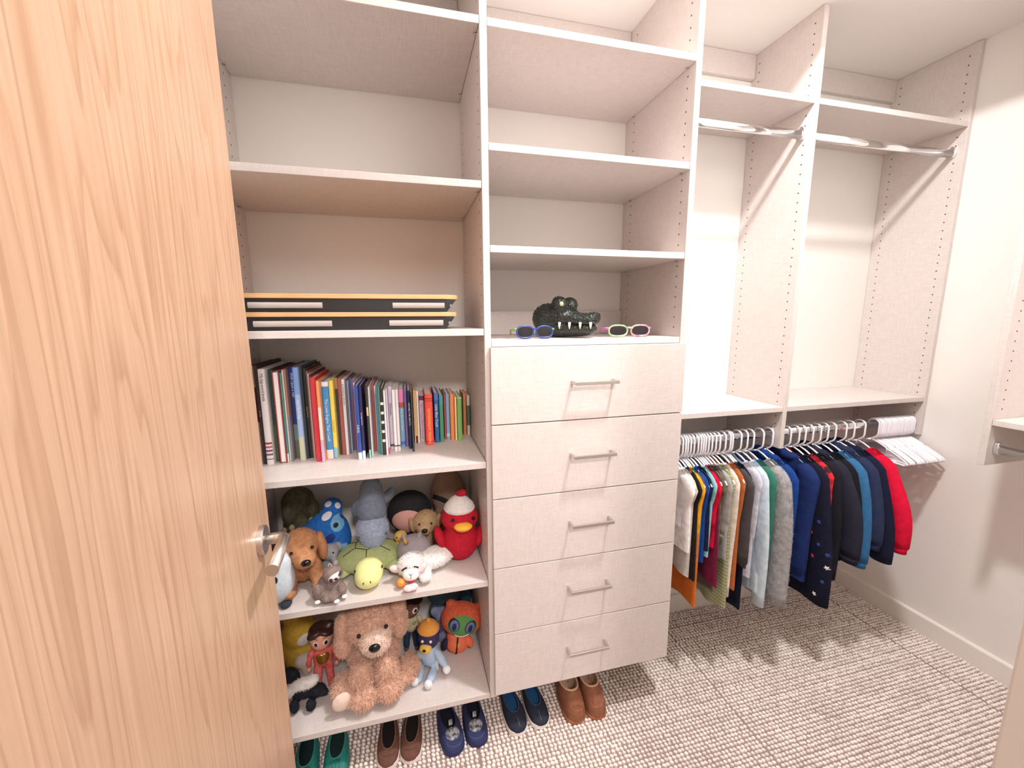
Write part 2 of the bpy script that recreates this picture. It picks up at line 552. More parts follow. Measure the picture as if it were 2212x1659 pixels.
# local frame: +y runs on past the free edge, +x is the side facing the camera
MB().box(-0.044, 0.0, -0.705, 0.0, 0.012, 2.045).build('door_leaf', MAPLE, door, bevel=0.0015)
hx = MB()
HZ, HYL = 1.016, -0.070
hx.tube([(0.0002, HYL, HZ), (0.0075, HYL, HZ), (0.0095, HYL, HZ)], [0.0262, 0.0262, 0.0245], 40)
rose = hx.build('door_handle_rose', STEEL, door, bevel=0.0)
lv = MB()
path = [(0.008, HYL, HZ), (0.028, HYL, HZ)]
for k in range(1, 7):
    a = k / 6 * PI / 2
    path.append((0.028 + 0.012 * math.sin(a), HYL - 0.012 * (1 - math.cos(a)), HZ))
path += [(0.040, HYL - 0.108, HZ)]
lv.tube(path, 0.0098, 24)
lev = lv.build('lever', STEEL, rose, smooth=False)
lev.data.polygons.foreach_set('use_smooth', [len(p.vertices) == 4 for p in lev.data.polygons])
# ------------------------------------------------------------------ books
# x from, x to, spine y, height, cover colour, bands, lettering, label
BOOKS = [
    (0.2648, 0.2745, 0.183, 0.289, (110, 40, 45), [(0, 0.22, (200, 170, 165)), (0.58, 1, (190, 180, 175))], None, 'maroon and grey picture book standing nearest the door'),
    (0.2834, 0.2916, 0.156, 0.292, (52, 38, 36), [], ('IN A JAR', (215, 195, 185), 0.45), 'dark brown picture book lettered IN A JAR'),
    (0.2953, 0.3129, 0.144, 0.282, (236, 233, 232), [(0.76, 0.78, (120, 60, 80)), (0.8, 0.82, (200, 80, 70)), (0.84, 0.86, (120, 60, 110)), (0.88, 0.9, (110, 95, 100)), (0.935, 0.945, (90, 70, 130))], ('My big word book', (60, 55, 70), 0.05), 'tall white picture book lettered My big word book'),
    (0.3134, 0.3221, 0.172, 0.277, (40, 72, 66), [(0.6, 1, (70, 95, 60))], None, 'dark green picture book right of the white word book'),
    (0.3226, 0.3295, 0.162, 0.277, (46, 38, 36), [], None, 'thin black-brown book right of the dark green one'),
    (0.3304, 0.3472, 0.149, 0.274, (238, 232, 228), [], None, 'thick picture book shelved backwards with white page edges showing', True),
    (0.3477, 0.3528, 0.154, 0.269, (64, 128, 124), [(0.9, 1, (210, 215, 210))], None, 'teal spined book beside the backwards white-paged book'),
    (0.3533, 0.3575, 0.157, 0.276, (205, 190, 178), [], None, 'thin cream book left of the navy star book pair'),
    (0.3580, 0.3629, 0.159, 0.278, (150, 110, 90), [(0.5, 1, (95, 120, 150))], None, 'thin brown and slate book touching the navy star book'),
    (0.3634, 0.3807, 0.185, 0.282, (34, 52, 120), [(0.62, 0.8, (100, 130, 135)), (0.8, 1, (90, 105, 95))], ('Wish Upon a Star', (215, 225, 240), 0.06), 'tall navy picture book lettered Wish Upon a Star'),
    (0.3812, 0.3964, 0.159, 0.282, (150, 178, 220), [(0, 0.28, (110, 150, 215)), (0.74, 1, (188, 196, 160))], ('Give Me A Hug', (235, 240, 250), 0.34), 'tall pale blue picture book lettered Give Me A Hug'),
    (0.3969, 0.4027, 0.173, 0.283, (48, 60, 62), [], None, 'thin charcoal book after the pale blue hug book'),
    (0.4032, 0.4126, 0.179, 0.277, (32, 36, 36), [], ('Sleepy Sounds', (205, 140, 95), 0.42), 'black picture book with tan script lettering'),
    (0.4131, 0.4173, 0.177, 0.269, (128, 80, 66), [], None, 'very thin reddish-brown book after the black script book'),
    (0.4178, 0.4220, 0.171, 0.262, (190, 160, 150), [], None, 'very thin pinkish-tan book among the narrow brown ones'),
    (0.4225, 0.4282, 0.170, 0.257, (70, 45, 48), [], None, 'thin dark plum book left of the bright red one'),
    (0.4298, 0.4445, 0.138, 0.253, (206, 48, 58), [], None, 'bright red tall picture book in the left half of the row'),
    (0.4478, 0.4564, 0.126, 0.245, (240, 150, 90), [(0.32, 0.72, (238, 225, 215)), (0.72, 1, (190, 170, 205))], None, 'orange, white and lilac spined book right of the bright red one'),
    (0.4569, 0.4754, 0.154, 0.238, (60, 135, 200), [(0, 0.06, (235, 235, 235)), (0.88, 1, (240, 225, 225))], ('The Little Engine That Could', (225, 240, 250), 0.22), 'sky blue picture book lettered The Little Engine That Could'),
    (0.4759, 0.4881, 0.158, 0.240, (240, 216, 90), [(0.86, 1, (130, 190, 205))], ('GO FISH!', (205, 150, 40), 0.5), 'yellow picture book lettered GO FISH!'),
    (0.4886, 0.4962, 0.189, 0.244, (58, 50, 60), [(0, 0.14, (170, 125, 85))], None, 'thin dark book right of the yellow fish book'),
    (0.4967, 0.5077, 0.182, 0.242, (160, 86, 76), [], None, 'reddish-brown picture book left of the white house book'),
    (0.5082, 0.5169, 0.183, 0.239, (232, 230, 232), [], ('A HOUSE IN THE SKY', (60, 60, 70), 0.06), 'narrow white book lettered A HOUSE IN THE SKY'),
    (0.5174, 0.5218, 0.190, 0.235, (106, 102, 110), [], None, 'thin grey book right of the white house book'),
    (0.5223, 0.5265, 0.193, 0.232, (140, 160, 200), [], None, 'very thin pale blue book left of the mauve one'),
    (0.5270, 0.5439, 0.226, 0.231, (138, 96, 130), [(0, 0.25, (112, 100, 150))], None, 'mauve and violet picture book in the middle of the row'),
    (0.5444, 0.5486, 0.165, 0.230, (222, 205, 175), [], None, 'very thin cream book left of the royal blue one'),
    (0.5509, 0.5616, 0.121, 0.227, (44, 70, 160), [(0.9, 1, (220, 225, 240))], ('A-B-Sis', (240, 244, 250), 0.52), 'royal blue book lettered A-B-Sis'),
    (0.5629, 0.5712, 0.122, 0.227, (36, 36, 78), [(0.88, 1, (225, 228, 238))], ('Goodnight Church', (245, 245, 250), 0.36), 'dark navy book with bold white lettering beside the royal blue one'),
    (0.5717, 0.5800, 0.191, 0.216, (98, 36, 62), [], None, 'maroon spined book right of the dark navy lettered one'),
    (0.5811, 0.5867, 0.129, 0.221, (52, 56, 52), [(0.28, 0.4, (220, 200, 120)), (0.88, 1, (130, 210, 180))], None, 'thin blackish book with a mint green foot'),
    (0.5872, 0.5915, 0.144, 0.218, (228, 226, 228), [], None, 'very thin white book after the mint-footed one'),
    (0.5920, 0.5999, 0.194, 0.218, (168, 76, 72), [], None, 'brick red thin book near the middle of the row'),
    (0.6004, 0.6072, 0.197, 0.212, (205, 210, 216), [(0, 0.12, (235, 235, 238))], None, 'light grey book right of the brick red one'),
    (0.6077, 0.6144, 0.161, 0.213, (64, 124, 146), [], None, 'blue-teal narrow book in the middle of the row'),
    (0.6149, 0.6199, 0.155, 0.214, (104, 150, 120), [], None, 'thin sea green book right of the blue-teal one'),
    (0.6204, 0.6297, 0.149, 0.210, (40, 38, 42), [(0.2, 0.24, (230, 230, 230)), (0.34, 0.38, (230, 230, 230)), (0.48, 0.52, (230, 230, 230)), (0.62, 0.66, (230, 230, 230)), (0.76, 0.8, (230, 230, 230))], None, 'black book with a dashed white spine'),
    (0.6307, 0.6364, 0.147, 0.205, (236, 234, 238), [], None, 'narrow white book right of the dashed black one'),
    (0.6373, 0.6415, 0.156, 0.208, (210, 196, 206), [(0.9, 1, (200, 70, 90))], None, 'very thin pale pink book with a red foot'),
    (0.6420, 0.6537, 0.200, 0.208, (206, 200, 216), [(0.91, 0.95, (70, 90, 80))], ('Halloween', (50, 50, 60), 0.26), 'pale lilac book lettered Halloween'),
    (0.6544, 0.6637, 0.177, 0.201, (240, 236, 234), [(0.9, 0.92, (90, 60, 60))], None, 'white book just right of the lilac Halloween book'),
    (0.6647, 0.6734, 0.178, 0.201, (228, 222, 222), [(0.9, 0.92, (90, 60, 60))], None, 'off-white book left of the pink and blue one'),
    (0.6739, 0.6887, 0.218, 0.194, (124, 170, 200), [(0, 0.22, (236, 130, 180)), (0.22, 0.31, (190, 90, 70)), (0.9, 0.96, (70, 120, 190))], ('Katy Jane and Moon', (235, 240, 245), 0.34), 'pink-topped light blue picture book'),
    (0.6901, 0.6988, 0.219, 0.194, (124, 98, 158), [], None, 'purple spined book right of the pink and blue one'),
    (0.7007, 0.7110, 0.192, 0.193, (28, 38, 62), [], ('WE ARE THE ARCTIC', (225, 230, 238), 0.2), 'navy book lettered WE ARE THE ARCTIC'),
    (0.7116, 0.7170, 0.158, 0.193, (50, 50, 58), [], None, 'thin dark book jutting forward beside the arctic book'),
    (0.7196, 0.7237, 0.249, 0.184, (240, 184, 120), [], None, 'pale orange thin book set back behind the arctic book'),
    (0.7243, 0.7292, 0.248, 0.184, (238, 200, 130), [(0.86, 1, (60, 40, 40))], None, 'straw yellow thin book with a dark foot'),
    (0.7302, 0.7373, 0.255, 0.180, (236, 232, 226), [(0.0, 0.06, (250, 248, 246))], None, 'slim white book left of the lilac Easter book'),
    (0.7393, 0.7556, 0.268, 0.161, (214, 200, 214), [(0, 0.1, (110, 50, 80))], ('Here Comes Peter Cottontail', (150, 90, 130), 0.16), 'pale lilac book lettered Here Comes Peter Cottontail'),
    (0.7562, 0.7814, 0.215, 0.173, (238, 72, 58), [(0.07, 0.09, (150, 40, 40)), (0.115, 0.13, (150, 40, 40)), (0.92, 0.94, (190, 40, 40))], ('GOODNIGHT MOON', (250, 200, 90), 0.27), 'thick bright red board book lettered GOODNIGHT MOON'),
    (0.7873, 0.8020, 0.238, 0.172, (44, 92, 160), [(0, 0.13, (80, 110, 190))], ('Little Blue Truck', (240, 245, 250), 0.22), 'blue board book lettered Little Blue Truck'),
    (0.8046, 0.8180, 0.242, 0.165, (66, 142, 104), [(0, 0.2, (70, 150, 160))], None, 'green and teal board book right of the blue truck book'),
    (0.8231, 0.8276, 0.270, 0.161, (206, 84, 86), [], None, 'thin coral red book between green and light blue board books'),
    (0.8289, 0.8417, 0.267, 0.163, (130, 164, 204), [(0.87, 0.89, (235, 240, 245)), (0.91, 0.93, (235, 240, 245))], None, 'light blue board book with two white stripes at the foot'),
    (0.8430, 0.8563, 0.258, 0.163, (240, 140, 74), [], None, 'orange board book near the right end of the row'),
    (0.8576, 0.8640, 0.246, 0.155, (238, 214, 160), [], None, 'thin cream book left of the leaf green one'),
    (0.8658, 0.8817, 0.242, 0.153, (116, 172, 84), [(0, 0.02, (220, 225, 150))], None, 'leaf green board book near the right end'),
    (0.8936, 0.9049, 0.301, 0.156, (196, 120, 76), [], None, 'tan-orange book set back near the right end'),
    (0.9073, 0.9182, 0.302, 0.147, (226, 222, 208), [(0.25, 0.75, (80, 104, 96))], None, 'white and grey-green book at the right end of the row'),
]

def colmat(c, rough=0.5):
    q = tuple(255.0 * (v / 255.0) ** .86 for v in c)
    return mat('ink_%02x%02x%02x_%d' % (c[0], c[1], c[2], int(rough * 100)), srgb(*q), rough)
PAPER = mat('book_paper', srgb(232, 222, 208), 0.9, noise=0.12, nscale=30, stretch=(60, 1, 1))

def lettering(txt, size_max, length, m, parent, xform):
    """flat raised lettering mesh fitted into size_max x length; xform maps (along, across) to local space"""
    cu = bpy.data.curves.new('lettering', 'FONT')
    cu.body = txt; cu.size = 1.0; cu.resolution_u = 2
    ob = bpy.data.objects.new('lettering', cu); COL.objects.link(ob)
    me = ob.to_mesh().copy() if False else bpy.data.meshes.new_from_object(ob)
    bpy.data.objects.remove(ob); bpy.data.curves.remove(cu)
    co = np.array([v.co[:] for v in me.vertices])
    if not len(co): return None
    a0, a1 = co[:, 0].min(), co[:, 0].max(); b0, b1 = co[:, 1].min(), co[:, 1].max()
    s = min(length / (a1 - a0), size_max / (b1 - b0))
    for v in me.vertices:
        al = (v.co.x - a0) * s; ac = (v.co.y - (b0 + b1) / 2) * s
        v.co = xform(al, ac)
    me.materials.append(m)
    me.name = 'lettering'
    o = bpy.data.objects.new('spine_lettering', me)
    return link(o, parent)

SZ = SH1[3] + T + 0.0004
for i, bk in enumerate(BOOKS):
    x0, x1, y, h, c, bands, txt, lab = bk[:8]
    backwards = len(bk) > 8
    w = x1 - x0
    dep = min(YB - y - 0.006, 0.80 * h + 0.02)
    e = empty('book', ((x0 + x1) / 2, y, SZ), lab, 'book', 'picture books on the shelf')
    ct = min(0.0022, w * 0.24)
    hw = w / 2
    cm = colmat(c if not backwards else (150, 60, 60))
    m = MB()
    if not backwards:
        # cover: rounded spine and two boards
        n = 6
        sp = []
        bulge = min(0.004, w * 0.25)
        out = [(-hw, dep)] + [(-hw * math.cos(PI * k / n), bulge * (1 - math.sin(PI * k / n))) for k in range(n + 1)] + [(hw, dep)]
        inn = [(hw - ct, dep), (hw - ct, bulge + ct), (-hw + ct, bulge + ct), (-hw + ct, dep)]
        m.prism(out + inn, 'z', 0, h)
        m.build('cover', cm, e, fixn=True)
        MB().box(-hw + ct, hw - ct, bulge + ct, dep - 0.004, 0.003, h - 0.003).build('pages', PAPER, e)
        for (a, b, bc) in bands:
            mb = MB()
            q = [(-hw * math.cos(PI * k / n) * 1.004, bulge * (1 - math.sin(PI * k / n)) - 0.00025) for k in range(n + 1)]
            mb.prism(q + [(hw * 0.98, bulge + 0.0004), (-hw * 0.98, bulge + 0.0004)], 'z', h * (1 - b) + (0.0003 if b >= 1 else 0), h * (1 - a) - (0.0003 if a <= 0 else 0))
            mb.build('spine_band', colmat(bc), e, fixn=True)
        if txt:
            t0 = txt[2]
            lettering(txt[0], w * 0.55, h * (0.95 - t0), colmat(txt[1]), e,
                      lambda al, ac, h=h, t0=t0: (ac, -0.0007 + 0.0 * al, h * (1 - t0) - al))
    else:
        m.box(-hw, -hw + ct, 0, dep, 0, h); m.box(hw - ct, hw, 0, dep, 0, h); m.box(-hw, hw, dep - 0.003, dep, 0, h)
        m.build('cover', cm, e)
        MB().box(-hw + ct, hw - ct, 0.003, dep - 0.003, 0.003, h - 0.004).build('pages', mat('white_pages', srgb(244, 238, 234), 0.9, noise=0.05, nscale=60, stretch=(60, 1, 1)), e)
# ------------------------------------------------------------------ soft shapes
def _surface_nets(f, lo, h):
    nx, ny, nz = f.shape
    ins = f < 0
    c = np.zeros((nx - 1, ny - 1, nz - 1), dtype=np.int32)
    for dx in (0, 1):
        for dy in (0, 1):
            for dz in (0, 1):
                c += ins[dx:nx - 1 + dx, dy:ny - 1 + dy, dz:nz - 1 + dz]
    act = (c > 0) & (c < 8)
    idx = -np.ones(act.shape, dtype=np.int64)
    cells = np.argwhere(act)
    idx[act] = np.arange(len(cells))
    acc = np.zeros((len(cells), 3)); cnt = np.zeros(len(cells))
    I, J, K = cells.T
    cor = [(a, b, d) for a in (0, 1) for b in (0, 1) for d in (0, 1)]
    for a in cor:
        for ax in range(3):
            if a[ax]: continue
            b = list(a); b[ax] = 1
            fa = f[I + a[0], J + a[1], K + a[2]]; fb = f[I + b[0], J + b[1], K + b[2]]
            s = (fa < 0) != (fb < 0)
            t = np.where(s, fa / np.where(s, fa - fb, 1), 0)
            p = np.stack([np.full(len(I), a[q], float) for q in range(3)], 1)
            p[:, ax] += t
            acc[s] += p[s]; cnt[s] += 1
    V = (cells + acc / cnt[:, None]) * h + lo
    F = []
    for ax in range(3):
        s0 = [slice(None)] * 3; s1 = [slice(None)] * 3
        s0[ax] = slice(0, -1); s1[ax] = slice(1, None)
        A = ins[tuple(s0)]; B = ins[tuple(s1)]
        for flip, msk in ((False, A & ~B), (True, ~A & B)):
            e = np.argwhere(msk)
            o1, o2 = [q for q in range(3) if q != ax]
            e = e[(e[:, o1] > 0) & (e[:, o2] > 0) & (e[:, o1] < f.shape[o1] - 1) & (e[:, o2] < f.shape[o2] - 1)]
            if not len(e): continue
            q = []
            for d1, d2 in ((-1, -1), (0, -1), (0, 0), (-1, 0)):
                g = e.copy(); g[:, o1] += d1; g[:, o2] += d2
                q.append(idx[g[:, 0], g[:, 1], g[:, 2]])
            q = np.stack(q, 1)
            if flip != (ax == 1): q = q[:, ::-1]
            F.append(q)
    return V, np.concatenate(F)

def blob_geo(ells, k=0.012, res=34):
    """smooth union of ellipsoids (centre, radii[, euler]) as one continuous surface"""
    E = []
    for e in ells:
        c = np.array(e[0], float); r = np.array(e[1] if hasattr(e[1], '__len__') else (e[1],) * 3, float)
        R = np.array(Euler(e[2]).to_matrix()) if len(e) > 2 and e[2] is not None else np.eye(3)
        E.append((c, r, R))
    lo = np.min([c - r.max() for c, r, R in E], 0) - k; hi = np.max([c + r.max() for c, r, R in E], 0) + k
    h = (hi - lo).max() / res
    lo = lo - 2 * h
    n = np.ceil((hi - lo) / h).astype(int) + 3
    g = np.stack(np.meshgrid(*[lo[q] + h * np.arange(n[q]) for q in range(3)], indexing='ij'), -1)
    f = None
    for c, r, R in E:
        p = (g - c) @ R
        k0 = np.linalg.norm(p / r, axis=-1); k1 = np.linalg.norm(p / (r * r), axis=-1)
        d = np.where(k1 > 1e-9, k0 * (k0 - 1) / np.maximum(k1, 1e-9), -r.min())
        if f is None: f = d
        else:
            q = np.clip(0.5 + 0.5 * (f - d) / k, 0, 1)
            f = f * (1 - q) + d * q - k * q * (1 - q)
    return _surface_nets(f, lo, h)

def fur_geo(V, F, n, length, width, droop=0.3, curl=0.5, keep=None):
    """short bent hair tufts standing on a quad surface: each a two-segment blade"""
    a, b, c = V[F[:, 0]], V[F[:, 1]], V[F[:, 2]]
    d = V[F[:, 3]]
    nr = np.cross(c - a, d - b); ar = np.linalg.norm(nr, axis=1); nr = nr / np.maximum(ar, 1e-12)[:, None]
    pick = nrg.choice(len(F), n, p=ar / ar.sum())
    u, v = nrg.random((n, 1)), nrg.random((n, 1))
    P = (a[pick] * (1 - u) + b[pick] * u) * (1 - v) + (d[pick] * (1 - u) + c[pick] * u) * v
    N = nr[pick]
    if keep is not None:
        kmask = keep(P); P, N = P[kmask], N[kmask]; n = len(P)
    D1 = N + nrg.normal(0, curl, (n, 3)); D1[:, 2] -= droop * 0.5
    D1 /= np.linalg.norm(D1, axis=1)[:, None]
    D2 = D1 + nrg.normal(0, curl, (n, 3)); D2[:, 2] -= droop
    D2 /= np.linalg.norm(D2, axis=1)[:, None]
    S = np.cross(D1, nrg.normal(0, 1, (n, 3))); S /= np.maximum(np.linalg.norm(S, axis=1), 1e-9)[:, None]
    L = length * nrg.uniform(0.6, 1.15, (n, 1)); W = width * nrg.uniform(0.7, 1.2, (n, 1))
    B = P - N * 0.001
    M = B + D1 * L * 0.55; T_ = M + D2 * L * 0.5
    VV = np.stack([B - S * W, B + S * W, M + S * W * 0.7, M - S * W * 0.7, T_], 1).reshape(-1, 3)
    o = np.arange(n)[:, None] * 5
    FF = np.concatenate([o + np.array([[0, 1, 2]]), o + np.array([[0, 2, 3]]), o + np.array([[3, 2, 4]])])
    return VV, FF

def plush(name, c, c2=None, rough=0.85, sheen=0.35, bump=0.55, bscale=420, noise=0.18, nscale=90):
    def soft(q):
        g = sum(q) / 3.0
        return tuple(255.0 * ((v * .93 + g * .07) / 255.0) ** .80 for v in q)
    c = soft(c); c2 = soft(c2) if c2 else None
    return mat('plush_' + name, srgb(*c), rough, noise=0 if c2 else noise, nscale=nscale, bump=bump, bscale=bscale,
               sheen=sheen, spec=0.2, col2=srgb(*c2) if c2 else None)
BLK = mat('toy_black_plastic', (0.006, 0.006, 0.007, 1), 0.12)
EMB = mat('embroidery_black', (0.012, 0.012, 0.014, 1), 0.8)
EYEW = mat('eye_white', srgb(238, 236, 232), 0.4)

def blob(name, ells, m, parent, k=0.012, res=34):
    V, F = blob_geo(ells, k, res)
    o = mesh_np(name, V, F, m, parent)
    return o, V, F

def bead(name, c, r, m, parent, rot=None):
    r = r if hasattr(r, '__len__') else (r, r, r)
    return MB().ell(c, r, 16, 10, rot).build(name, m, parent, smooth=True)

class Skin:
    """lets small pieces be seated on a finished surface"""
    def __init__(self, V, F):
        from mathutils.bvhtree import BVHTree
        self.t = BVHTree.FromPolygons([tuple(p) for p in V], [tuple(map(int, q)) for q in F])
    def at(self, org, d):
        loc, nrm, i, ds = self.t.ray_cast(Vector(org), Vector(d).normalized())
        return (loc, nrm) if loc is not None else (None, None)

def patch(name, skin, c, ax, bx, ra, rb, d, m, parent, lift=0.0012, n=28, rings=5, shape=None, thick=0.0016):
    """an appliqué pressed on a surface: rays from a flat outline round c (axes ax, bx) along d"""
    c = Vector(c); ax = Vector(ax).normalized(); bx = Vector(bx).normalized(); d = Vector(d).normalized()
    V, F = [], []
    loc0, _n0 = skin.at(c - d * 0.3, d)
    if loc0 is None: return None
    dep0 = (loc0 - c).dot(d) if loc0 is not None else 0.0
    maxdev = 1.3 * max(ra, rb)
    for r in range(rings + 1):
        for k in range(n if r else 1):
            a = 2 * PI * k / n
            s = shape(a) if shape else 1.0
            q = c + ax * (math.cos(a) * ra * s * r / rings) + bx * (math.sin(a) * rb * s * r / rings)
            loc, nr = skin.at(q - d * 0.3, d)
            if loc is None or abs((loc - c).dot(d) - dep0) > maxdev:
                loc = q + d * (dep0 - (q - c).dot(d))
            e = lift if r < rings else -0.0006
            V.append(tuple(loc - d * e))
    for k in range(n):
        F.append((0, 1 + k, 1 + (k + 1) % n))
    for r in range(rings - 1):
        for k in range(n):
            a0 = 1 + r * n + k; a1 = 1 + r * n + (k + 1) % n
            F.append((a0, a0 + n, a1 + n, a1))
    mb = MB().add(V, F)
    return mb.build(name, m, parent, smooth=True, fixn=True)

def seam(name, skin, pts, d, r, m, parent):
    """a stitched line laid on a surface"""
    d = Vector(d).normalized(); out = []
    for p in pts:
        loc, nr = skin.at(Vector(p) - d * 0.3, d)
        if loc is not None: out.append(loc + nr * 0.0004)
    if len(out) > 1:
        return MB().tube(out, r, 6).build(name, m, parent, smooth=True)
# ------------------------------------------------------------------ soft toys
ZE = SH1[4] + T + 0.0003
ZF = SH1[5] + T + 0.0003
UPG, LOG = 'soft toys on the upper toy shelf', 'soft toys on the lower toy shelf'
def toy(name, x, y, z, rz, label, group, cat='soft toy', rot=None):
    return empty(name, (x, y, z), label, cat, group, rz=rz, rot=rot)
def settle(e):
    """drop a toy so that its lowest point touches what it stands on"""
    zmin = min((e.rotation_euler.to_matrix() @ v.co).z * e.scale.z for ch in e.children if ch.type == 'MESH' for v in ch.data.vertices)
    e.location.z -= zmin - 0.0004

FR = (0, -1, 0); BK = (0, 1, 0)
def eyes(parent, pts, r=0.0045, m=None):
    for p in pts: bead('eye', p, r, m or BLK, parent)

# brown floppy-eared dog
e = toy('plush_dog', 0.366, 0.130, ZE, 0.22, 'chestnut brown floppy-eared plush puppy sitting beside the door handle', UPG)
BR = plush('chestnut', (186, 124, 80), (162, 100, 60))
BRD = plush('chestnut_ear', (170, 108, 68))
o, V, F = blob('body', [((0, .02, .06), (.050, .05, .062)), ((0.002, -.022, .130), (.045, .045, .044)), ((.010, -.064, .108), (.027, .034, .025)),
      ((-.045, -.04, .018), (.024, .05, .018), (0, 0, .35)), ((.048, -.035, .018), (.022, .045, .018), (0, 0, -.4)), ((-.03, -.035, .05), (.018, .018, .04)), ((.032, -.03, .05), (.018, .018, .04))], BR, e, .014, 46)
for s, zz in ((-1, .108), (1, .118)):
    blob('ear', [((s * .049, -.012, zz + .01), (.012, .024, .024)), ((s * .055, -.02, zz - .018), (.013, .026, .031))], BRD, e, .01, 24)
bead('nose', (.013, -.0985, .112), (.0125, .008, .009), BLK, e)
eyes(e, [(-.020, -.064, .131), (.030, -.061, .134)], .0045)
VV, FF = fur_geo(V, F, 9000, .005, .0006, .2, .5); mesh_np('fur', VV, FF, BR, e, False)['kind'] = 'stuff'
e.scale = (1.10, 1.06, 1.06); settle(e)

# pale blue-white round bird, half behind the door
e = toy('plush_bird', 0.318, 0.062, ZE, 0.1, 'pale blue and white round plush half hidden behind the door', UPG)
o, V, F = blob('body', [((0, 0, .07), (.044, .05, .072)), ((.004, -.006, .125), (.032, .035, .03))], plush('ice', (214, 226, 236), (190, 208, 224)), e, .02, 32)
bead('eye', (.004, -.05, .094), (.006, .004, .010), BLK, e)
blob('foot', [((.02, -.03, .006), (.016, .02, .008))], plush('ice_dark', (40, 44, 52)), e, .01, 16)
settle(e)

# dark olive creature in the back corner
e = toy('plush_creature', 0.318, 0.335, ZE, 0.2, 'dark olive plush creature deep in the shelf corner', UPG)
OL = plush('olive', (74, 72, 48), (50, 50, 36))
blob('body', [((0, 0, .085), (.055, .045, .085)), ((0, -.01, .19), (.052, .045, .05)), ((-.03, -.045, .16), (.02, .025, .05), (.5, 0, 0)), ((.045, -.045, .165), (.02, .025, .05), (.5, 0, 0))], OL, e, .02, 36)
CL = plush('olive_claw', (150, 130, 98))
for c in ((-.045, -.066, .118), (-.022, -.07, .125), (.038, -.062, .135), (.058, -.06, .142)):
    blob('claw', [(c, (.009, .009, .012))], CL, e, .005, 12)
settle(e)

# rust brown plush lying behind the puppy
e = toy('plush_animal', 0.292, 0.225, ZE, 0.3, 'dark rust brown plush lying behind the chestnut puppy', UPG)
blob('body', [((0, 0, .06), (.05, .05, .06)), ((.03, -.03, .10), (.036, .034, .034)), ((-.02, -.02, .115), (.03, .03, .03))], plush('rust', (104, 58, 46), (80, 44, 36)), e, .02, 30)
settle(e)

# blue cushion plush with white spots
e = toy('plush_cushion', 0.460, 0.225, ZE + .015, 0.0, 'bright blue plush with white spots and lighter cheeks', UPG, rot=(-.25, -.42, .12))
BLU = plush('cobalt', (24, 92, 188), (18, 74, 160), bump=.25)
LBL = plush('sky_patch', (96, 162, 214), bump=.25)
WSP = plush('white_spot', (226, 226, 232), bump=.2, noise=.04)
o, V, F = blob('body', [((0, 0, .095), (.072, .050, .070)), ((0, .0, .055), (.06, .045, .05)), ((-.068, .005, .135), (.028, .018, .020), (0, .5, 0)), ((.052, .01, .162), (.030, .018, .032), (0, -.5, 0))], BLU, e, .018, 44)
S = Skin(V, F)
for (x, z, a, b) in ((-.066, .138, .010, .014), (.046, .178, .013, .010), (.070, .158, .009, .012), (.030, .147, .017, .012), (-.05, .05, .008, .008)):
    patch('spot', S, (x, -.2, z), (1, 0, 0), (0, 0, 1), a, b, BK, WSP, e)
patch('cheek', S, (-.034, -.2, .085), (1, 0, .6), (-.6, 0, 1), .020, .026, BK, LBL, e)
patch('cheek', S, (.050, -.2, .110), (1, 0, -.4), (.4, 0, 1), .022, .028, BK, LBL, e)
patch('chin', S, (.012, -.2, .034), (1, 0, 0), (0, 0, 1), .036, .013, BK, LBL, e)
patch('muzzle', S, (.010, -.2, .080), (1, 0, .4), (-.4, 0, 1), .020, .013, BK, plush('navy_nose', (24, 44, 112)), e, lift=.004)
for (x, z) in ((-.028, .080), (.044, .108)):
    patch('eye', S, (x, -.2, z), (1, 0, 0), (0, 0, 1), .0085, .0085, BK, EMB, e, lift=.003)
settle(e)

# blue-grey dolphin, nose down
e = toy('plush_dolphin', 0.570, 0.205, ZE + .066, 0.0, 'fluffy blue-grey plush dolphin resting nose down on the turtle', UPG, rot=(.12, 0, .05))
DG = plush('dolphin_back', (108, 120, 138), (88, 100, 118)); DL = plush('dolphin_face', (176, 190, 214), (156, 172, 198))
o, V, F = blob('face', [((0, -.008, .062), (.048, .046, .050)), ((0, -.016, .022), (.030, .030, .026))], DL, e, .02, 36)
VV, FF = fur_geo(V, F, 9000, .008, .0007, .2, .6); mesh_np('fur', VV, FF, DL, e, False)['kind'] = 'stuff'
blob('back', [((0, .012, .118), (.047, .042, .052)), ((.002, .026, .175), (.038, .032, .056)), ((-.040, .03, .12), (.024, .016, .034), (0, .35, 0)), ((.058, .04, .150), (.016, .012, .030), (0, .5, 0))], DG, e, .016, 36)
eyes(e, [(-.040, -.030, .050), (.040, -.032, .052)], .0052, mat('eye_blue', srgb(40, 54, 104), .15))

# green sea turtle lying flat
e = toy('plush_turtle', 0.552, 0.175, ZE, 0.0, 'green plush sea turtle with a yellow head lying on the shelf', UPG)
TG = plush('turtle_shell', (166, 176, 112), (148, 160, 96)); TS = plush('turtle_skin', (180, 192, 128)); TY = plush('turtle_head', (224, 226, 140), (214, 216, 126), bump=.3)
o, V, F = blob('shell', [((0, .01, .030), (.108, .088, .036)), ((0, .02, .042), (.07, .06, .026))], TG, e, .02, 40)
S = Skin(V, F)
dn = (0, 0, -1)
hexa = [(.042 * math.cos(a), .012 + .036 * math.sin(a), .25) for a in [PI / 6 + k * PI / 3 for k in range(7)]]
for k in range(6):
    a, b = Vector(hexa[k]), Vector(hexa[k + 1])
    seam('shell_line', S, [a.lerp(b, t / 6) for t in range(7)], dn, .0013, EMB, e)
    d = (a - Vector((0, .012, .25))).normalized()
    seam('shell_line', S, [a + d * (.04 * t / 6) for t in range(7)], dn, .0013, EMB, e)
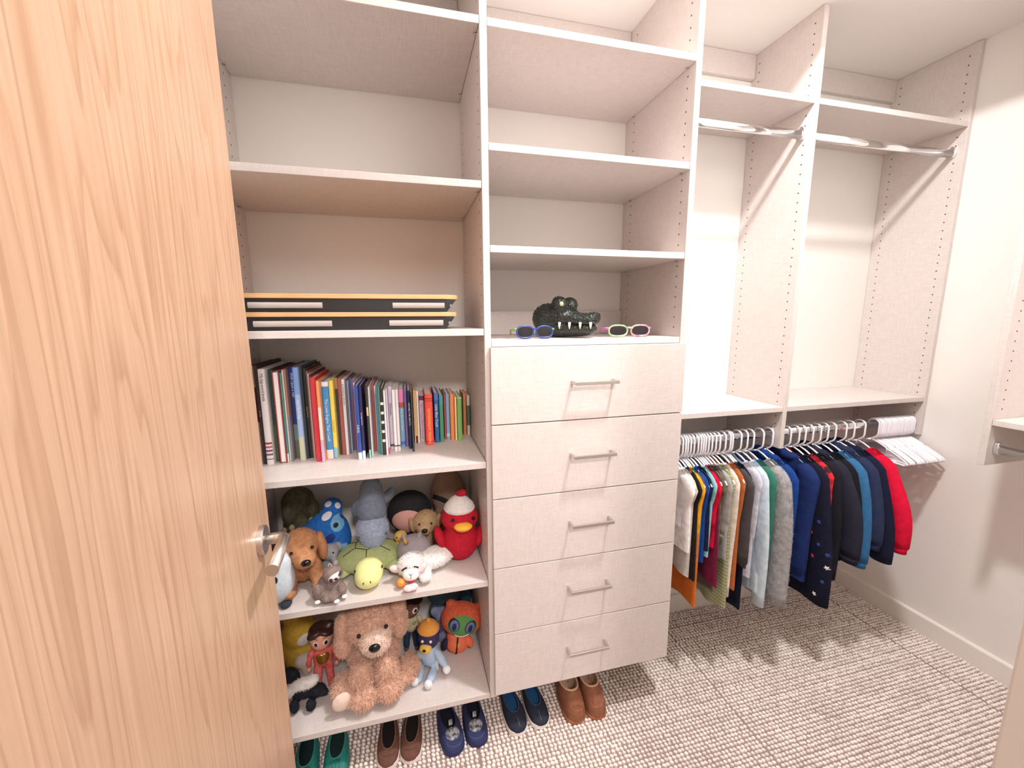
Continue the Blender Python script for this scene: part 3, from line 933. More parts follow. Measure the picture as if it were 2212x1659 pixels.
blob('head', [((.012, -.098, .040), (.042, .044, .038)), ((.010, -.125, .028), (.034, .026, .026))], TY, e, .02, 34)
blob('neck', [((.008, -.065, .026), (.035, .04, .024))], TS, e, .01, 18)
for c, r, q in (((-.085, -.055, .016), (.050, .026, .014), (0, 0, .55)), ((.090, -.05, .016), (.046, .025, .014), (0, 0, -.55)), ((-.08, .075, .015), (.036, .022, .013), (0, 0, -.6)), ((.08, .08, .015), (.036, .022, .013), (0, 0, .6))):
    blob('flipper', [(c, r, q)], TS, e, .01, 26)
for c in ((-.026, -.116, .054), (.052, -.112, .056)):
    bead('eye', c, (.0022, .003, .006), EMB, e)
for c in ((.000, -.151, .033), (.020, -.1505, .034)):
    bead('nostril', c, (.0016, .0016, .004), EMB, e)
settle(e)

# little grey elephant peeking from behind the puppy
e = toy('plush_elephant', 0.437, 0.150, ZE, 0.3, 'small grey plush elephant squeezed between puppy and blue cushion', UPG)
EG = plush('elephant', (132, 132, 140))
blob('body', [((0, 0, .035), (.024, .024, .035)), ((.004, -.008, .088), (.026, .024, .026)), ((.012, -.030, .074), (.009, .014, .016)), ((-.024, .004, .092), (.016, .007, .020)), ((.030, .006, .090), (.014, .007, .018))], EG, e, .01, 36)
bead('trunk_tip', (.015, -.040, .064), (.008, .008, .009), plush('elephant_light', (176, 176, 178)), e)
eyes(e, [(.012, -.031, .094), (-.008, -.030, .093)], .003)
settle(e)

# black plush with a pink front (plain stand-in)
e = toy('plush_ball', 0.690, 0.285, ZE, -0.05, 'black round plush with a plain pink front', UPG)
BK_ = plush('soot', (26, 25, 28), bump=.3)
o, V, F = blob('body', [((0, 0, .125), (.078, .058, .075)), ((0, 0, .04), (.05, .04, .042))], BK_, e, .02, 36)
S = Skin(V, F)
patch('front', S, (-.006, -.2, .108), (1, 0, 0), (0, 0, 1), .056, .046, BK, plush('pink_front', (206, 142, 134), bump=.2, noise=.05), e, lift=.004)
settle(e)

# beige puppy
e = toy('plush_dog', 0.742, 0.235, ZE, 0.0, 'small beige plush puppy sitting between the pink-fronted and red toys', UPG)
BE = plush('beige', (186, 150, 106), (168, 130, 88))
o, V, F = blob('body', [((0, .01, .045), (.042, .04, .046)), ((0, -.012, .105), (.044, .040, .038)), ((-.004, -.046, .094), (.022, .022, .019))], BE, e, .014, 38)
for s in (-1, 1):
    blob('ear', [((s * .045, -.008, .096), (.012, .020, .030), (0, s * .2, 0))], plush('beige_ear', (172, 134, 92)), e, .01, 20)
bead('nose', (-.005, -.068, .098), (.010, .006, .008), BLK, e)
eyes(e, [(-.021, -.047, .113), (.018, -.048, .112)], .0042)
VV, FF = fur_geo(V, F, 6000, .006, .0006, .2, .7); mesh_np('fur', VV, FF, BE, e, False)['kind'] = 'stuff'
settle(e)

# tiny yellow duckling
e = toy('plush_duck', 0.655, 0.215, ZE, 0.0, 'tiny yellow and orange plush duckling behind the grey unicorn', UPG)
YE = plush('duck_yellow', (222, 178, 78))
blob('body', [((0, 0, .032), (.022, .02, .032)), ((.002, -.004, .074), (.022, .02, .019))], YE, e, .01, 26)
bead('beak', (.004, -.024, .071), (.010, .008, .005), plush('duck_orange', (222, 122, 70)), e)
eyes(e, [(-.010, -.021, .079), (.012, -.021, .080)], .0026)
blob('wing', [((-.022, -.004, .036), (.007, .014, .018))], plush('duck_orange', (222, 122, 70)), e, .006, 14)
settle(e)

# grey sleeping unicorn ball
e = toy('plush_unicorn', 0.700, 0.150, ZE, -0.08, 'round grey plush unicorn with closed eyes and golden horn', UPG)
UG = plush('unicorn_grey', (140, 132, 136), (126, 118, 124), bump=.3); UL = plush('unicorn_face', (176, 170, 176), bump=.25, noise=.06)
o, V, F = blob('body', [((0, 0, .052), (.056, .050, .052))], UG, e, .01, 34)
S = Skin(V, F)
patch('face', S, (0, -.2, .044), (1, 0, 0), (0, 0, 1), .044, .033, BK, UL, e, lift=.0015)
S2 = S
def arc(c, w, h, n=9, up=1): return [(c[0] + w * math.cos(t), -.2, c[1] - up * h * math.sin(t)) for t in [PI * k / (n - 1) for k in range(n)]]
for c in ((-.028, .050), (.024, .052)):
    seam('eyelid', S, [(p[0], -.2, p[2]) for p in arc(c, .008, .004)], BK, .0013, EMB, e)
    for q in (-.006, 0, .006):
        seam('eyelash', S, [(c[0] + q * (1 + .25 * t), -.2, c[1] - .003 - .002 * t) for t in range(3)], BK, .0009, EMB, e)
seam('mouth', S, arc((-.004, .036), .006, .004), BK, .0011, EMB, e)
hm = MB().tube([(-.022, -.028, .094), (-.024, -.034, .106), (-.026, -.039, .118)], [.008, .005, .0012], 12)
hm.build('horn', mat('horn_gold', srgb(212, 160, 84), .4), e, smooth=True)
for s in (-1, 1): blob('ear', [((-.006 + s * .024, -.008, .104), (.008, .006, .014), (0, s * .3, 0))], UG, e, .005, 14)
blob('tail', [((.056, -.006, .024), (.014, .012, .014)), ((.066, -.010, .012), (.014, .012, .011))], plush('tail_pink', (222, 190, 190)), e, .01, 20)
settle(e)

# red bird in a white knitted hat
e = toy('plush_bird', 0.853, 0.150, ZE, -0.10, 'red plush bird in a white hat with yellow beak', UPG)
RD = plush('cardinal', (186, 18, 34), (166, 12, 28), bump=.3)
o, V, F = blob('body', [((0, 0, .070), (.062, .056, .068)), ((0, -.004, .152), (.062, .052, .046))], RD, e, .014, 46)
for s in (-1, 1):
    blob('wing', [((s * .066, -.012, .088), (.016, .030, .042), (0, s * .35, 0))], RD, e, .01, 26)
S = Skin(V, F)
hat, HV, HF = blob('hat', [((0, -.002, .185), (.050, .045, .034)), ((0, -.002, .206), (.030, .028, .022))], plush('hat_white', (232, 226, 222), (216, 208, 206), bump=.6, bscale=300), e, .014, 34)
for k in range(3):
    zz = .186 + .012 * k; rr = (.0505, .0455, .0345)[k]
    MB().tube([(rr * math.cos(2 * PI * t / 40), -.002 + rr * .9 * math.sin(2 * PI * t / 40), zz) for t in range(41)], .0016, 6).build('hat_ridge', plush('hat_white', (232, 226, 222)), hat, smooth=True)
blob('pompom', [((.006, -.002, .234), (.016, .014, .009)), ((.014, -.002, .238), (.010, .010, .009))], RD, hat, .006, 18)
bk = MB().ell((.010, -.062, .147), (.030, .020, .010), 18, 10, (.18, 0, 0)); bk.build('beak', mat('beak_yellow', srgb(244, 184, 60), .6), e, smooth=True)
bk = MB().ell((.010, -.058, .136), (.024, .018, .010), 18, 10, (-.35, 0, 0)); bk.build('lower_beak', mat('beak_orange', srgb(240, 140, 50), .6), e, smooth=True)
eyes(e, [(-.022, -.051, .165), (.044, -.042, .163)], .0062)
settle(e)

# white lamb lying in front
e = toy('plush_lamb', 0.700, 0.078, ZE, 0.0, 'fluffy white plush lamb lying at the front with pink ears', UPG)
WH = plush('lamb_wool', (238, 234, 230), (226, 220, 216))
o, V, F = blob('body', [((.052, .035, .030), (.075, .042, .030), (0, 0, .25)), ((-.012, -.018, .045), (.038, .034, .036)), ((.03, -.03, .014), (.02, .03, .013))], WH, e, .014, 46)
VV, FF = fur_geo(V, F, 9000, .008, .0008, .1, .9, keep=lambda P: ~((P[:, 0] < .016) & (P[:, 1] < -.028) & (P[:, 2] < .056))); mesh_np('fur', VV, FF, WH, e, False)['kind'] = 'stuff'
mz, MV, MF = blob('muzzle', [((-.012, -.047, .034), (.024, .016, .020))], plush('lamb_face', (246, 240, 236), bump=.2, noise=.03), e, .01, 26)
S = Skin(np.concatenate([V, MV]), np.concatenate([F, MF + len(V)]))
for s in (-1, 1):
    seam('closed_eye', S, [(-.012 + s * (.010 + .003 * t), -.3, .0585 - .0008 * t * t * .5) for t in range(6)], BK, .0026, EMB, e)
seam('nose_stitch', S, [(-.012, -.3, .040 - .0022 * t) for t in range(5)], BK, .0008, EMB, e)
seam('nose_stitch', S, [(-.017 + .001 * t, -.3, .045 - .0009 * t) for t in range(6)], BK, .0008, EMB, e)
seam('nose_stitch', S, [(-.007 - .001 * t, -.3, .045 - .0009 * t) for t in range(6)], BK, .0008, EMB, e)
bead('tongue', (-.012, -.056, .019), (.009, .005, .006), plush('tongue', (206, 36, 52)), e)
for c, q in (((-.056, -.016, .040), .5), ((.022, -.040, .048), -.6)):
    blob('ear', [(c, (.022, .010, .012), (0, q, .3))], plush('lamb_pink', (240, 202, 204)), e, .008, 20)
bead('orange_ball', (-.042, -.050, .0135), .0135, mat('ball_orange', srgb(240, 150, 60), .45), e)
blob('paw', [((-.020, -.076, .009), (.016, .013, .009)), ((-.004, -.072, .009), (.012, .012, .009))], plush('lamb_pink', (240, 202, 204)), e, .008, 20)
settle(e)

# big taupe dog upside down in the right back corner
e = toy('plush_dog', 0.832, 0.335, ZE, 0.0, 'taupe plush dog wearing a black strap in the back right corner', UPG)
TP = plush('taupe', (146, 112, 92), (124, 94, 78))
o, V, F = blob('body', [((0, 0, .19), (.064, .045, .09)), ((0, -.008, .085), (.06, .048, .06)), ((.055, .01, .13), (.016, .018, .07))], TP, e, .02, 40)
S = Skin(V, F)
patch('muzzle', S, (-.012, -.2, .092), (1, 0, .15), (-.15, 0, 1), .040, .026, BK, plush('taupe_light', (176, 158, 156)), e, lift=.008)
st = [(-.055 + .016 * k, -.2, .185 - .0022 * k * k * .9) for k in range(8)]
pts = []
for p in st:
    loc, nr = S.at(Vector(p), BK)
    if loc is not None: pts.append(loc + nr * .001)
MB().tube(pts, .010, 10, squash=.3, up=(0, 0, 1)).build('strap', mat('black_webbing', (.012, .013, .016, 1), .8, bump=.4, bscale=900), e, smooth=True)
bead('nose', (-.010, -.062, .098), (.006, .004, .006), plush('taupe_nose', (70, 52, 52)), e)
settle(e)

# small sloth at the front
e = toy('plush_sloth', 0.457, 0.045, ZE, 0.25, 'small grey-brown plush sloth with a white face at the shelf edge', UPG)
SL = plush('sloth', (132, 112, 104), (108, 90, 84)); 
o, V, F = blob('body', [((0, .008, .030), (.032, .028, .032)), ((.010, -.006, .068), (.026, .024, .024)), ((-.034, -.012, .026), (.012, .016, .026), (.3, 0, 0)), ((.030, -.020, .020), (.012, .018, .018), (.4, 0, 0)), ((.006, -.030, .011), (.014, .020, .011)), ((-.014, -.026, .011), (.012, .018, .011))], SL, e, .009, 46)
S = Skin(V, F)
d = (-.25, 1, 0)
patch('face', S, (.015 , -.2, .066), (1, 0, .35), (-.35, 0, 1), .021, .013, BK, plush('sloth_face', (232, 224, 218), bump=.2, noise=.03), e, lift=.002)
for (x, z) in ((.003, .062), (.028, .071)):
    patch('eye_patch', S, (x, -.2, z), (1, 0, 0), (0, 0, 1), .006, .0075, BK, plush('sloth_dark', (66, 52, 50)), e, lift=.0032)
bead('nose', (.016, -.033, .064), (.005, .003, .0038), BLK, e)
for c in ((-.036, -.026, .005), (.034, -.038, .006), (.012, -.050, .006)):
    bead('claw', c, (.008, .007, .005), plush('claw_white', (236, 232, 228), noise=.03), e)
lp = MB().tube([(.004 + .004 * math.cos(t), -.004, .093 + .007 * math.sin(t)) for t in [2 * PI * k / 14 for k in range(15)]], .0007, 5)
lp.build('hang_loop', plush('claw_white', (236, 232, 228)), e)
VV, FF = fur_geo(V, F, 5000, .006, .0005, .4, .5, keep=lambda P: ~((P[:, 1] < -.018) & (P[:, 2] > .048))); mesh_np('fur', VV, FF, SL, e, False)['kind'] = 'stuff'
settle(e)

# ---------------- lower shelf
# skunk
e = toy('plush_skunk', 0.342, 0.105, ZF, 0.0, 'small black and white plush skunk on the bottom shelf', LOG)
SK = plush('skunk_black', (22, 24, 30), (14, 15, 20))
o, V, F = blob('body', [((0, 0, .058), (.040, .028, .028), (0, .15, 0)), ((.046, -.012, .052), (.022, .020, .018)), ((.066, -.020, .046), (.010, .010, .009)), ((-.024, -.022, .02), (.013, .014, .022)), ((.024, -.026, .017), (.014, .015, .019)), ((-.024, .018, .02), (.013, .014, .022)), ((.024, .016, .018), (.013, .014, .02)), ((-.035, .012, .10), (.022, .018, .03), (0, -.5, 0))], SK, e, .010, 46)
WK = plush('skunk_white', (232, 226, 222), (214, 206, 202))
st, WV, WF = blob('stripe', [((-.030, -.010, .072), (.020, .018, .014)), ((0, -.008, .080), (.026, .018, .014), (0, .2, 0)), ((.028, -.008, .086), (.020, .016, .013), (0, -.3, 0)), ((-.046, -.012, .060), (.014, .014, .016))], WK, e, .012, 34)
VV, FF = fur_geo(WV, WF, 2500, .008, .0007, .2, .6); mesh_np('fur', VV, FF, WK, e, False)['kind'] = 'stuff'
VV, FF = fur_geo(V, F, 5000, .005, .0006, .2, .6); mesh_np('fur', VV, FF, SK, e, False)['kind'] = 'stuff'
settle(e)

# yellow chick
e = toy('plush_chick', 0.298, 0.275, ZF, 0.1, 'mustard yellow plush with a white face patch near the door', LOG)
YC = plush('mustard', (206, 160, 44), (184, 138, 32))
o, V, F = blob('body', [((0, 0, .055), (.058, .05, .056)), ((0, -.005, .140), (.056, .048, .052)), ((-.055, -.012, .09), (.014, .022, .034), (0, -.3, 0)), ((-.02, 0, .195), (.03, .02, .02))], YC, e, .016, 38)
S = Skin(V, F)
patch('face', S, (.026, -.2, .130), (1, 0, 0), (0, 0, 1), .028, .026, BK, plush('chick_face', (214, 208, 202), noise=.05), e, lift=.003)
patch('eye', S, (.042, -.2, .136), (1, 0, .3), (-.3, 0, 1), .007, .004, BK, EMB, e, lift=.005)
settle(e)
# small grey plush between chick and doll
e = toy('plush_animal', 0.345, 0.215, ZF, 0.0, 'small stone grey plush tucked behind the skunk', LOG)
blob('body', [((0, 0, .05), (.034, .03, .05)), ((-.03, -.006, .075), (.022, .02, .022))], plush('stone', (186, 172, 160)), e, .014, 26)
settle(e)

def doll(e, skin, hair, shirt, legs, s=1.0, sleeve=None, hairfn=None):
    o, V, F = blob('head', [((0, -.002, .172 * s), (.037 * s, .035 * s, .034 * s)), ((0, -.020 * s, .160 * s), (.024 * s, .018 * s, .02 * s))], skin, e, .012, 32)
    b, BV, BF = blob('torso', [((0, 0, .105 * s), (.028 * s, .022 * s, .034 * s)), ((0, 0, .085 * s), (.030 * s, .024 * s, .022 * s))], shirt, e, .01, 28)
    for q in (-1, 1):
        blob('arm', [((q * .034 * s, -.006, .118 * s), (.011 * s, .011 * s, .018 * s), (0, q * -.5, 0)), ((q * .042 * s, -.018, .096 * s), (.009 * s, .010 * s, .018 * s), (.5, 0, 0))], sleeve or shirt, e, .008, 22)
        bead('hand', (q * .042 * s, -.026, .080 * s), (.007 * s, .007 * s, .008 * s), skin, e)
        blob('leg', [((q * .017 * s, -.010, .058 * s), (.014 * s, .014 * s, .034 * s)), ((q * .020 * s, -.018, .022 * s), (.012 * s, .013 * s, .024 * s))], legs, e, .008, 24)
        bead('foot', (q * .021 * s, -.026 * s, .007 * s), (.010 * s, .015 * s, .007 * s), skin if legs is not shirt else legs, e)
    hairfn(e)
    return Skin(V, F), Skin(BV, BF), o

# doll in red with a glittery golden heart
e = toy('baby_doll', 0.388, 0.185, ZF, 0.12, 'brown-haired doll in red romper with a glittery gold heart', LOG, cat='doll')
SKN = mat('doll_vinyl', srgb(222, 160, 136), .42); RR = plush('doll_red', (204, 48, 46), (226, 110, 100), bump=.15, nscale=70)
HB = mat('doll_hair', srgb(62, 34, 28), .4, noise=.3, nscale=40, stretch=(8, 1, 1))
def hair1(e): blob('hair', [((0, .008, .186), (.040, .034, .030)), ((-.02, -.018, .196), (.022, .018, .012), (0, -.4, 0)), ((.016, -.02, .198), (.024, .018, .010), (0, .3, 0)), ((.026, .002, .205), (.02, .016, .016))], HB, e, .008, 30)
hs, bs, hd = doll(e, SKN, HB, RR, RR, 1.0, None, hair1)
for x in (-.015, .015):
    patch('eye', hs, (x, -.2, .172), (1, 0, 0), (0, 0, 1), .0085, .0075, BK, EYEW, e, lift=.0012)
    patch('iris', hs, (x + .001, -.2, .172), (1, 0, 0), (0, 0, 1), .0058, .0064, BK, mat('iris_brown', srgb(40, 22, 20), .1), e, lift=.0024)
    seam('eyebrow', hs, [(x - .008 + .003 * t, -.2, .185 + .0008 * (2.5 - abs(t - 2.5))) for t in range(6)], BK, .0009, HB, e)
seam('mouth', hs, [(-.007 + .0028 * t, -.2, .152 - .0004 * (2.5 - abs(t - 2.5))) for t in range(6)], BK, .0012, mat('doll_lip', srgb(190, 90, 84), .4), e)
heart = lambda a: (1.0 - .42 * max(0, math.sin(a)) ** 6 + .22 * max(0, -math.sin(a)) ** 3)
patch('heart', bs, (0, -.2, .108), (1, 0, 0), (0, 0, 1), .022, .020, BK, mat('gold_glitter', srgb(176, 134, 62), .3, .6, noise=.6, nscale=900), e, lift=.003, shape=heart)
settle(e)

# big fluffy dog
e = toy('plush_dog', 0.553, 0.140, ZF, 0.03, 'large fluffy sandy-pink plush dog sitting in the middle of the bottom shelf', LOG)
SD = plush('sandy', (230, 184, 156), (212, 160, 132)); SDL = plush('sandy_light', (236, 208, 188), (222, 188, 166))
o, V, F = blob('body', [((0, .02, .10), (.080, .068, .10)), ((0, -.030, .235), (.074, .066, .062)), ((.004, -.02, .268), (.055, .05, .03)),
     ((-.034, -.072, .075), (.032, .032, .060), (.25, 0, 0)), ((.042, -.068, .078), (.032, .032, .062), (.2, 0, 0)),
     ((-.030, -.094, .030), (.038, .036, .030)), ((.048, -.088, .032), (.038, .036, .032)),
     ((-.086, -.055, .036), (.036, .052, .034), (0, 0, .3)), ((.105, -.030, .034), (.036, .05, .032), (0, 0, -.5))], SD, e, .016, 60)
VV, FF = fur_geo(V, F, 34000, .017, .0010, .5, .75); mesh_np('fur', VV, FF, SD, e, False)['kind'] = 'stuff'
mz, MV, MF = blob('muzzle', [((.016, -.098, .212), (.042, .034, .036)), ((.014, -.08, .225), (.045, .03, .03))], SDL, e, .014, 34)
VV, FF = fur_geo(MV, MF, 6000, .010, .0009, .2, .8); mesh_np('fur', VV, FF, SDL, e, False)['kind'] = 'stuff'
for s, c in ((-1, (-.080, -.030, .212)), (1, (.084, -.018, .238))):
    ea, EV, EF = blob('ear', [((c[0], c[1], c[2] + .028), (.022, .032, .034)), ((c[0] + s * .004, c[1] - .006, c[2] - .028), (.023, .034, .044))], SD, e, .012, 30)
    VV, FF = fur_geo(EV, EF, 5000, .012, .0009, .6, .6); mesh_np('fur', VV, FF, SD, e, False)['kind'] = 'stuff'
ft, FV, FF_ = blob('foot_sole', [((-.090, -.105, .038), (.030, .012, .030), (0, 0, .25))], SDL, e, .01, 22)
bead('nose', (.016, -.136, .224), (.017, .009, .013), BLK, e)
eyes(e, [(-.030, -.098, .244), (.050, -.094, .256)], .0062)
settle(e)

# doll with dark hair and cream shirt
e = toy('soft_doll', 0.676, 0.275, ZF, -0.08, 'brown soft doll in cream shirt and dark blue trousers', LOG, cat='doll')
DKS = plush('doll_brown', (104, 62, 48), bump=.2, noise=.06); CRM = plush('doll_cream', (206, 188, 142), bump=.3); NV = plush('doll_navy', (30, 52, 84), bump=.3)
HK = plush('doll_black_hair', (24, 20, 22), bump=.7, bscale=200)
def hair2(e): blob('hair', [((0, .010, .192), (.044, .034, .024)), ((-.028, -.012, .192), (.018, .02, .014)), ((.026, -.012, .192), (.020, .02, .014))], HK, e, .012, 30)
hs, bs, hd = doll(e, DKS, HK, CRM, NV, .92, CRM, hair2)
for x in (-.014, .018):
    patch('eye', hs, (x, -.2, .160), (1, 0, 0), (0, 0, 1), .0095, .0105, BK, EYEW, e, lift=.0012)
    patch('pupil', hs, (x + .002, -.2, .160), (1, 0, 0), (0, 0, 1), .0055, .0065, BK, EMB, e, lift=.0024)
patch('shirt_motif', bs, (.012, -.2, .102), (1, 0, 0), (0, 0, 1), .009, .008, BK, plush('motif_green', (140, 156, 104)), e, lift=.002)
settle(e)

# light blue plush with navy head and orange party cap (plain stand-in)
e = toy('plush_animal', 0.736, 0.150, ZF, -0.30, 'light blue plush with navy head, yellow muzzle and orange cap', LOG)
LB = plush('powder_blue', (160, 190, 220), bump=.25, noise=.06); NVY = plush('ink_navy', (40, 36, 72), bump=.25, noise=.06)
blob('body', [((0, 0, .055), (.033, .026, .045)), ((.044, -.022, .060), (.013, .014, .036), (-.3, -.7, 0)), ((-.032, -.01, .065), (.012, .013, .03), (0, .6, 0)), ((-.026, -.040, .016), (.014, .034, .015), (0, 0, .2)), ((.016, -.046, .015), (.014, .038, .015), (0, 0, -.1))], LB, e, .010, 44)
for c in ((-.034, -.074, .018), (.014, -.084, .018), (.066, -.038, .034)): bead('paw', c, (.014, .011, .016), plush('powder_white', (222, 230, 236), bump=.2, noise=.03), e)
o, V, F = blob('head', [((0, -.004, .128), (.036, .032, .042))], NVY, e, .01, 30)
S = Skin(V, F)
eyes(e, [(-.014, -.034, .134), (.014, -.034, .134)], .0048, EYEW)
blob('muzzle', [((-.004, -.034, .108), (.021, .018, .016))], plush('corn', (226, 178, 66), bump=.2, noise=.05), e, .01, 22)
bead('nose', (-.004, -.052, .114), (.006, .004, .005), EMB, e)
for q in (-1, 1): blob('ear', [((q * .034, .004, .150), (.014, .008, .014))], NVY, e, .006, 14)
cp, CV, CF = blob('cap', [((0, -.004, .160), (.038, .034, .018)), ((0, -.002, .172), (.028, .026, .016))], plush('cap_orange', (222, 138, 50), bump=.3, noise=.06), e, .01, 28)
bead('cap_button', (0, -.002, .190), .008, plush('cap_orange', (222, 138, 50)), cp)
MB().quad((.020, -.012, .048), (.034, -.020, .046), (.034, -.024, .014), (.020, -.016, .016)).build('care_tag', EYEW, e)
settle(e)

# orange hooded plush with green face
e = toy('plush_animal', 0.852, 0.205, ZF, -0.10, 'orange hooded plush with a green face and large dark blue eyes', LOG)
OR = plush('hood_orange', (206, 78, 48), (186, 62, 36), bump=.25); ORB = plush('suit_orange', (236, 98, 62), bump=.2, noise=.05)
hd, V, F = blob('hood', [((.004, -.004, .130), (.076, .050, .062), (0, .22, 0)), ((-.034, .008, .186), (.018, .014, .016)), ((.070, .012, .158), (.018, .014, .016))], OR, e, .010, 44)
S = Skin(V, F)
dd = (0.02, 1, -.12)
patch('face', S, (.002, -.2, .146), (1, 0, -.25), (.25, 0, 1), .058, .046, dd, plush('leaf_face', (72, 132, 64), bump=.2, noise=.06), e, lift=.0022)
for (x, z) in ((-.026, .158), (.030, .144)):
    patch('eye_rim', S, (x, -.2, z), (1, 0, -.25), (.25, 0, 1), .022, .028, dd, EMB, e, lift=.0034)
    patch('eye', S, (x, -.2, z), (1, 0, -.25), (.25, 0, 1), .019, .025, dd, plush('eye_slate', (84, 96, 150), bump=.1, noise=.04), e, lift=.0046)
    patch('pupil', S, (x, -.2, z - .003), (1, 0, -.25), (.25, 0, 1), .009, .017, dd, plush('eye_navy', (30, 34, 70), bump=.1, noise=.04), e, lift=.0058)
seam('smile', S, [(-.026 + .005 * t, -.2, .116 - .0075 * math.sin(PI * t / 10)) for t in range(11)], dd, .003, EYEW, e)
b, BV, BF = blob('body', [((-.014, -.004, .040), (.044, .036, .042)), ((-.014, -.004, .074), (.036, .030, .02))], ORB, e, .012, 34)
S = Skin(BV, BF)
seam('belt', S, [(-.020 + .0008 * t, -.2, .008 + .007 * t) for t in range(11)], BK, .0032, EMB, e)
patch('buckle', S, (-.012, -.2, .050), (1, 0, 0), (0, 0, 1), .009, .009, BK, mat('buckle_gold', srgb(206, 150, 60), .4), e, lift=.0025)
for q in (-1, 1):
    blob('arm', [((-.014 + q * .044, -.014, .040), (.013, .014, .026), (0, q * -.35, 0))], ORB if q > 0 else plush('arm_dark', (36, 30, 44)), e, .008, 20)
settle(e)

# teal plush in the shade at the back, its dark small neighbour and a lavender one
e = toy('plush_animal', 0.806, 0.345, ZF, 0.0, 'teal plush in shade at the back above the lavender one', LOG)
o, V, F = blob('body', [((0, 0, .065), (.062, .038, .066)), ((0, -.006, .150), (.068, .042, .045))], plush('teal', (70, 106, 124), (54, 88, 106)), e, .02, 32)
patch('mouth', Skin(V, F), (.006, -.2, .132), (1, 0, 0), (0, 0, 1), .016, .006, BK, plush('mouth_plum', (134, 54, 92)), e, lift=.002)
settle(e)
e = toy('plush_animal', 0.888, 0.345, ZF, 0.0, 'dark teal plush standing in the back right corner', LOG)
blob('body', [((0, 0, .055), (.026, .032, .055)), ((0, -.004, .128), (.028, .032, .030))], plush('dark_teal', (46, 84, 104), (34, 66, 86)), e, .014, 28)
settle(e)
e = toy('plush_elephant', 0.790, 0.265, ZF, 0.0, 'lavender-blue plush peeking out behind the orange hood', LOG)
LV = plush('lavender', (124, 130, 170), (104, 112, 156))
blob('body', [((0, 0, .05), (.038, .03, .052)), ((0, -.006, .116), (.030, .026, .027)), ((-.028, 0, .128), (.016, .010, .018)), ((.026, 0, .132), (.014, .010, .016)), ((.0, -.03, .104), (.009, .013, .018))], LV, e, .012, 36)
settle(e)
# ------------------------------------------------------------------ balance boards on the third shelf
ZB = SH1[2] + T + 0.0004
BAM = mat('board_wood', srgb(216, 168, 118), .45, noise=.16, nscale=14, stretch=(1, 12, 30))
BLKP = mat('board_black', (.012, .012, .013, 1), .42)
GRIP = mat('board_grip', srgb(176, 166, 160), .7, bump=.5, bscale=600)
def balance_board(z0, x1, lab, s0, s1):
    e = empty('balance_board', (0.55, 0.18, z0), lab, 'balance board', 'balance boards')
    xa, xb, ya, yb = 0.262, x1, 0.028, 0.33
    # plank with rounded plan corners
    q = []
    R = .045
    for cx, cy, a0 in ((xb - R, ya + R, -90), (xb - R, yb - R, 0), (xa + R, yb - R, 90), (xa + R, ya + R, 180)):
        for k in range(7):
            a = math.radians(a0 + 15 * k); q.append((cx + R * math.cos(a), cy + R * math.sin(a)))
    MB().prism(q, 'z', z0 + .0345, z0 + .0465).build('plank', BAM, e, bevel=.0015, base=e.location)
    # black rocker base, sides sloping in at the ends
    m = MB(); zt, zb_ = z0 + .0344, z0 + .0004
    for (y0, y1) in ((ya + .004, ya + .022), (yb - .022, yb - .004)):
        pr = [(xa + .012, zt), (xa + .03, zb_), (xb - .035, zb_), (xb - .026, zb_ + .012), (xb - .012, zt - .004), (xb - .012, zt)]
        m.prism(pr, 'y', y0, y1)
    m.box(xa + .05, xb - .06, ya + .022, yb - .022, zt - .006, zt)
    base = m.build('base', BLKP, e, bevel=.0012, base=e.location, fixn=True)
    for (u0, u1) in ((s0[0], s0[1]), (s1[0], s1[1])):
        MB().tube([(u0, ya + .0035, z0 + .017), (u1, ya + .0035, z0 + .017)], .0075, 12, squash=.5, up=(0, 0, 1)).build('grip_bar', GRIP, e, base=e.location)
    for u in (s0[0] - .022, s1[1] + .018):
        MB().tube([(u, ya + .006, z0 + .017), (u, ya + .0015, z0 + .017)], .004, 14).build('bolt', CHROME, e, base=e.location)
    return e
balance_board(ZB, .853, 'wooden balance board with black base, lower of two', (.335, .52), (.665, .81))
balance_board(ZB + .0470, .857, 'wooden balance board with black base, upper of two', (.327, .50), (.676, .815))

# ------------------------------------------------------------------ drawer-top things
ZD = SH2[3] + T + 0.0004
# crocodile head: pointed snout turned to the right
e = empty('crocodile_head', (1.196, 0.105, ZD), 'dark green toy crocodile head with white teeth on the drawer top', 'toy')
e.rotation_euler = (0, 0, -.85); e.scale = (1.12, 1.15, 1.08)
CR = mat('croc_hide', srgb(38, 46, 40), .26, noise=.6, nscale=160, bump=1.0, bscale=150, spec=.6, bdist=.004)
o, V, F = blob('head', [((-.045, 0, .056), (.048, .052, .046)), ((-.010, 0, .062), (.050, .044, .032)), ((.045, 0, .055), (.050, .036, .020), (0, .08, 0)), ((.085, 0, .052), (.024, .028, .016)),
      ((.004, .030, .096), (.024, .019, .024)), ((.004, -.030, .096), (.024, .019, .024)), ((.098, .010, .066), (.009, .009, .007)), ((.098, -.010, .066), (.009, .009, .007))], CR, e, .014, 64)
jaw, JV, JF = blob('lower_jaw', [((-.02, 0, .030), (.058, .040, .028)), ((.035, 0, .026), (.055, .032, .022)), ((.078, 0, .028), (.024, .024, .016))], CR, e, .014, 50)
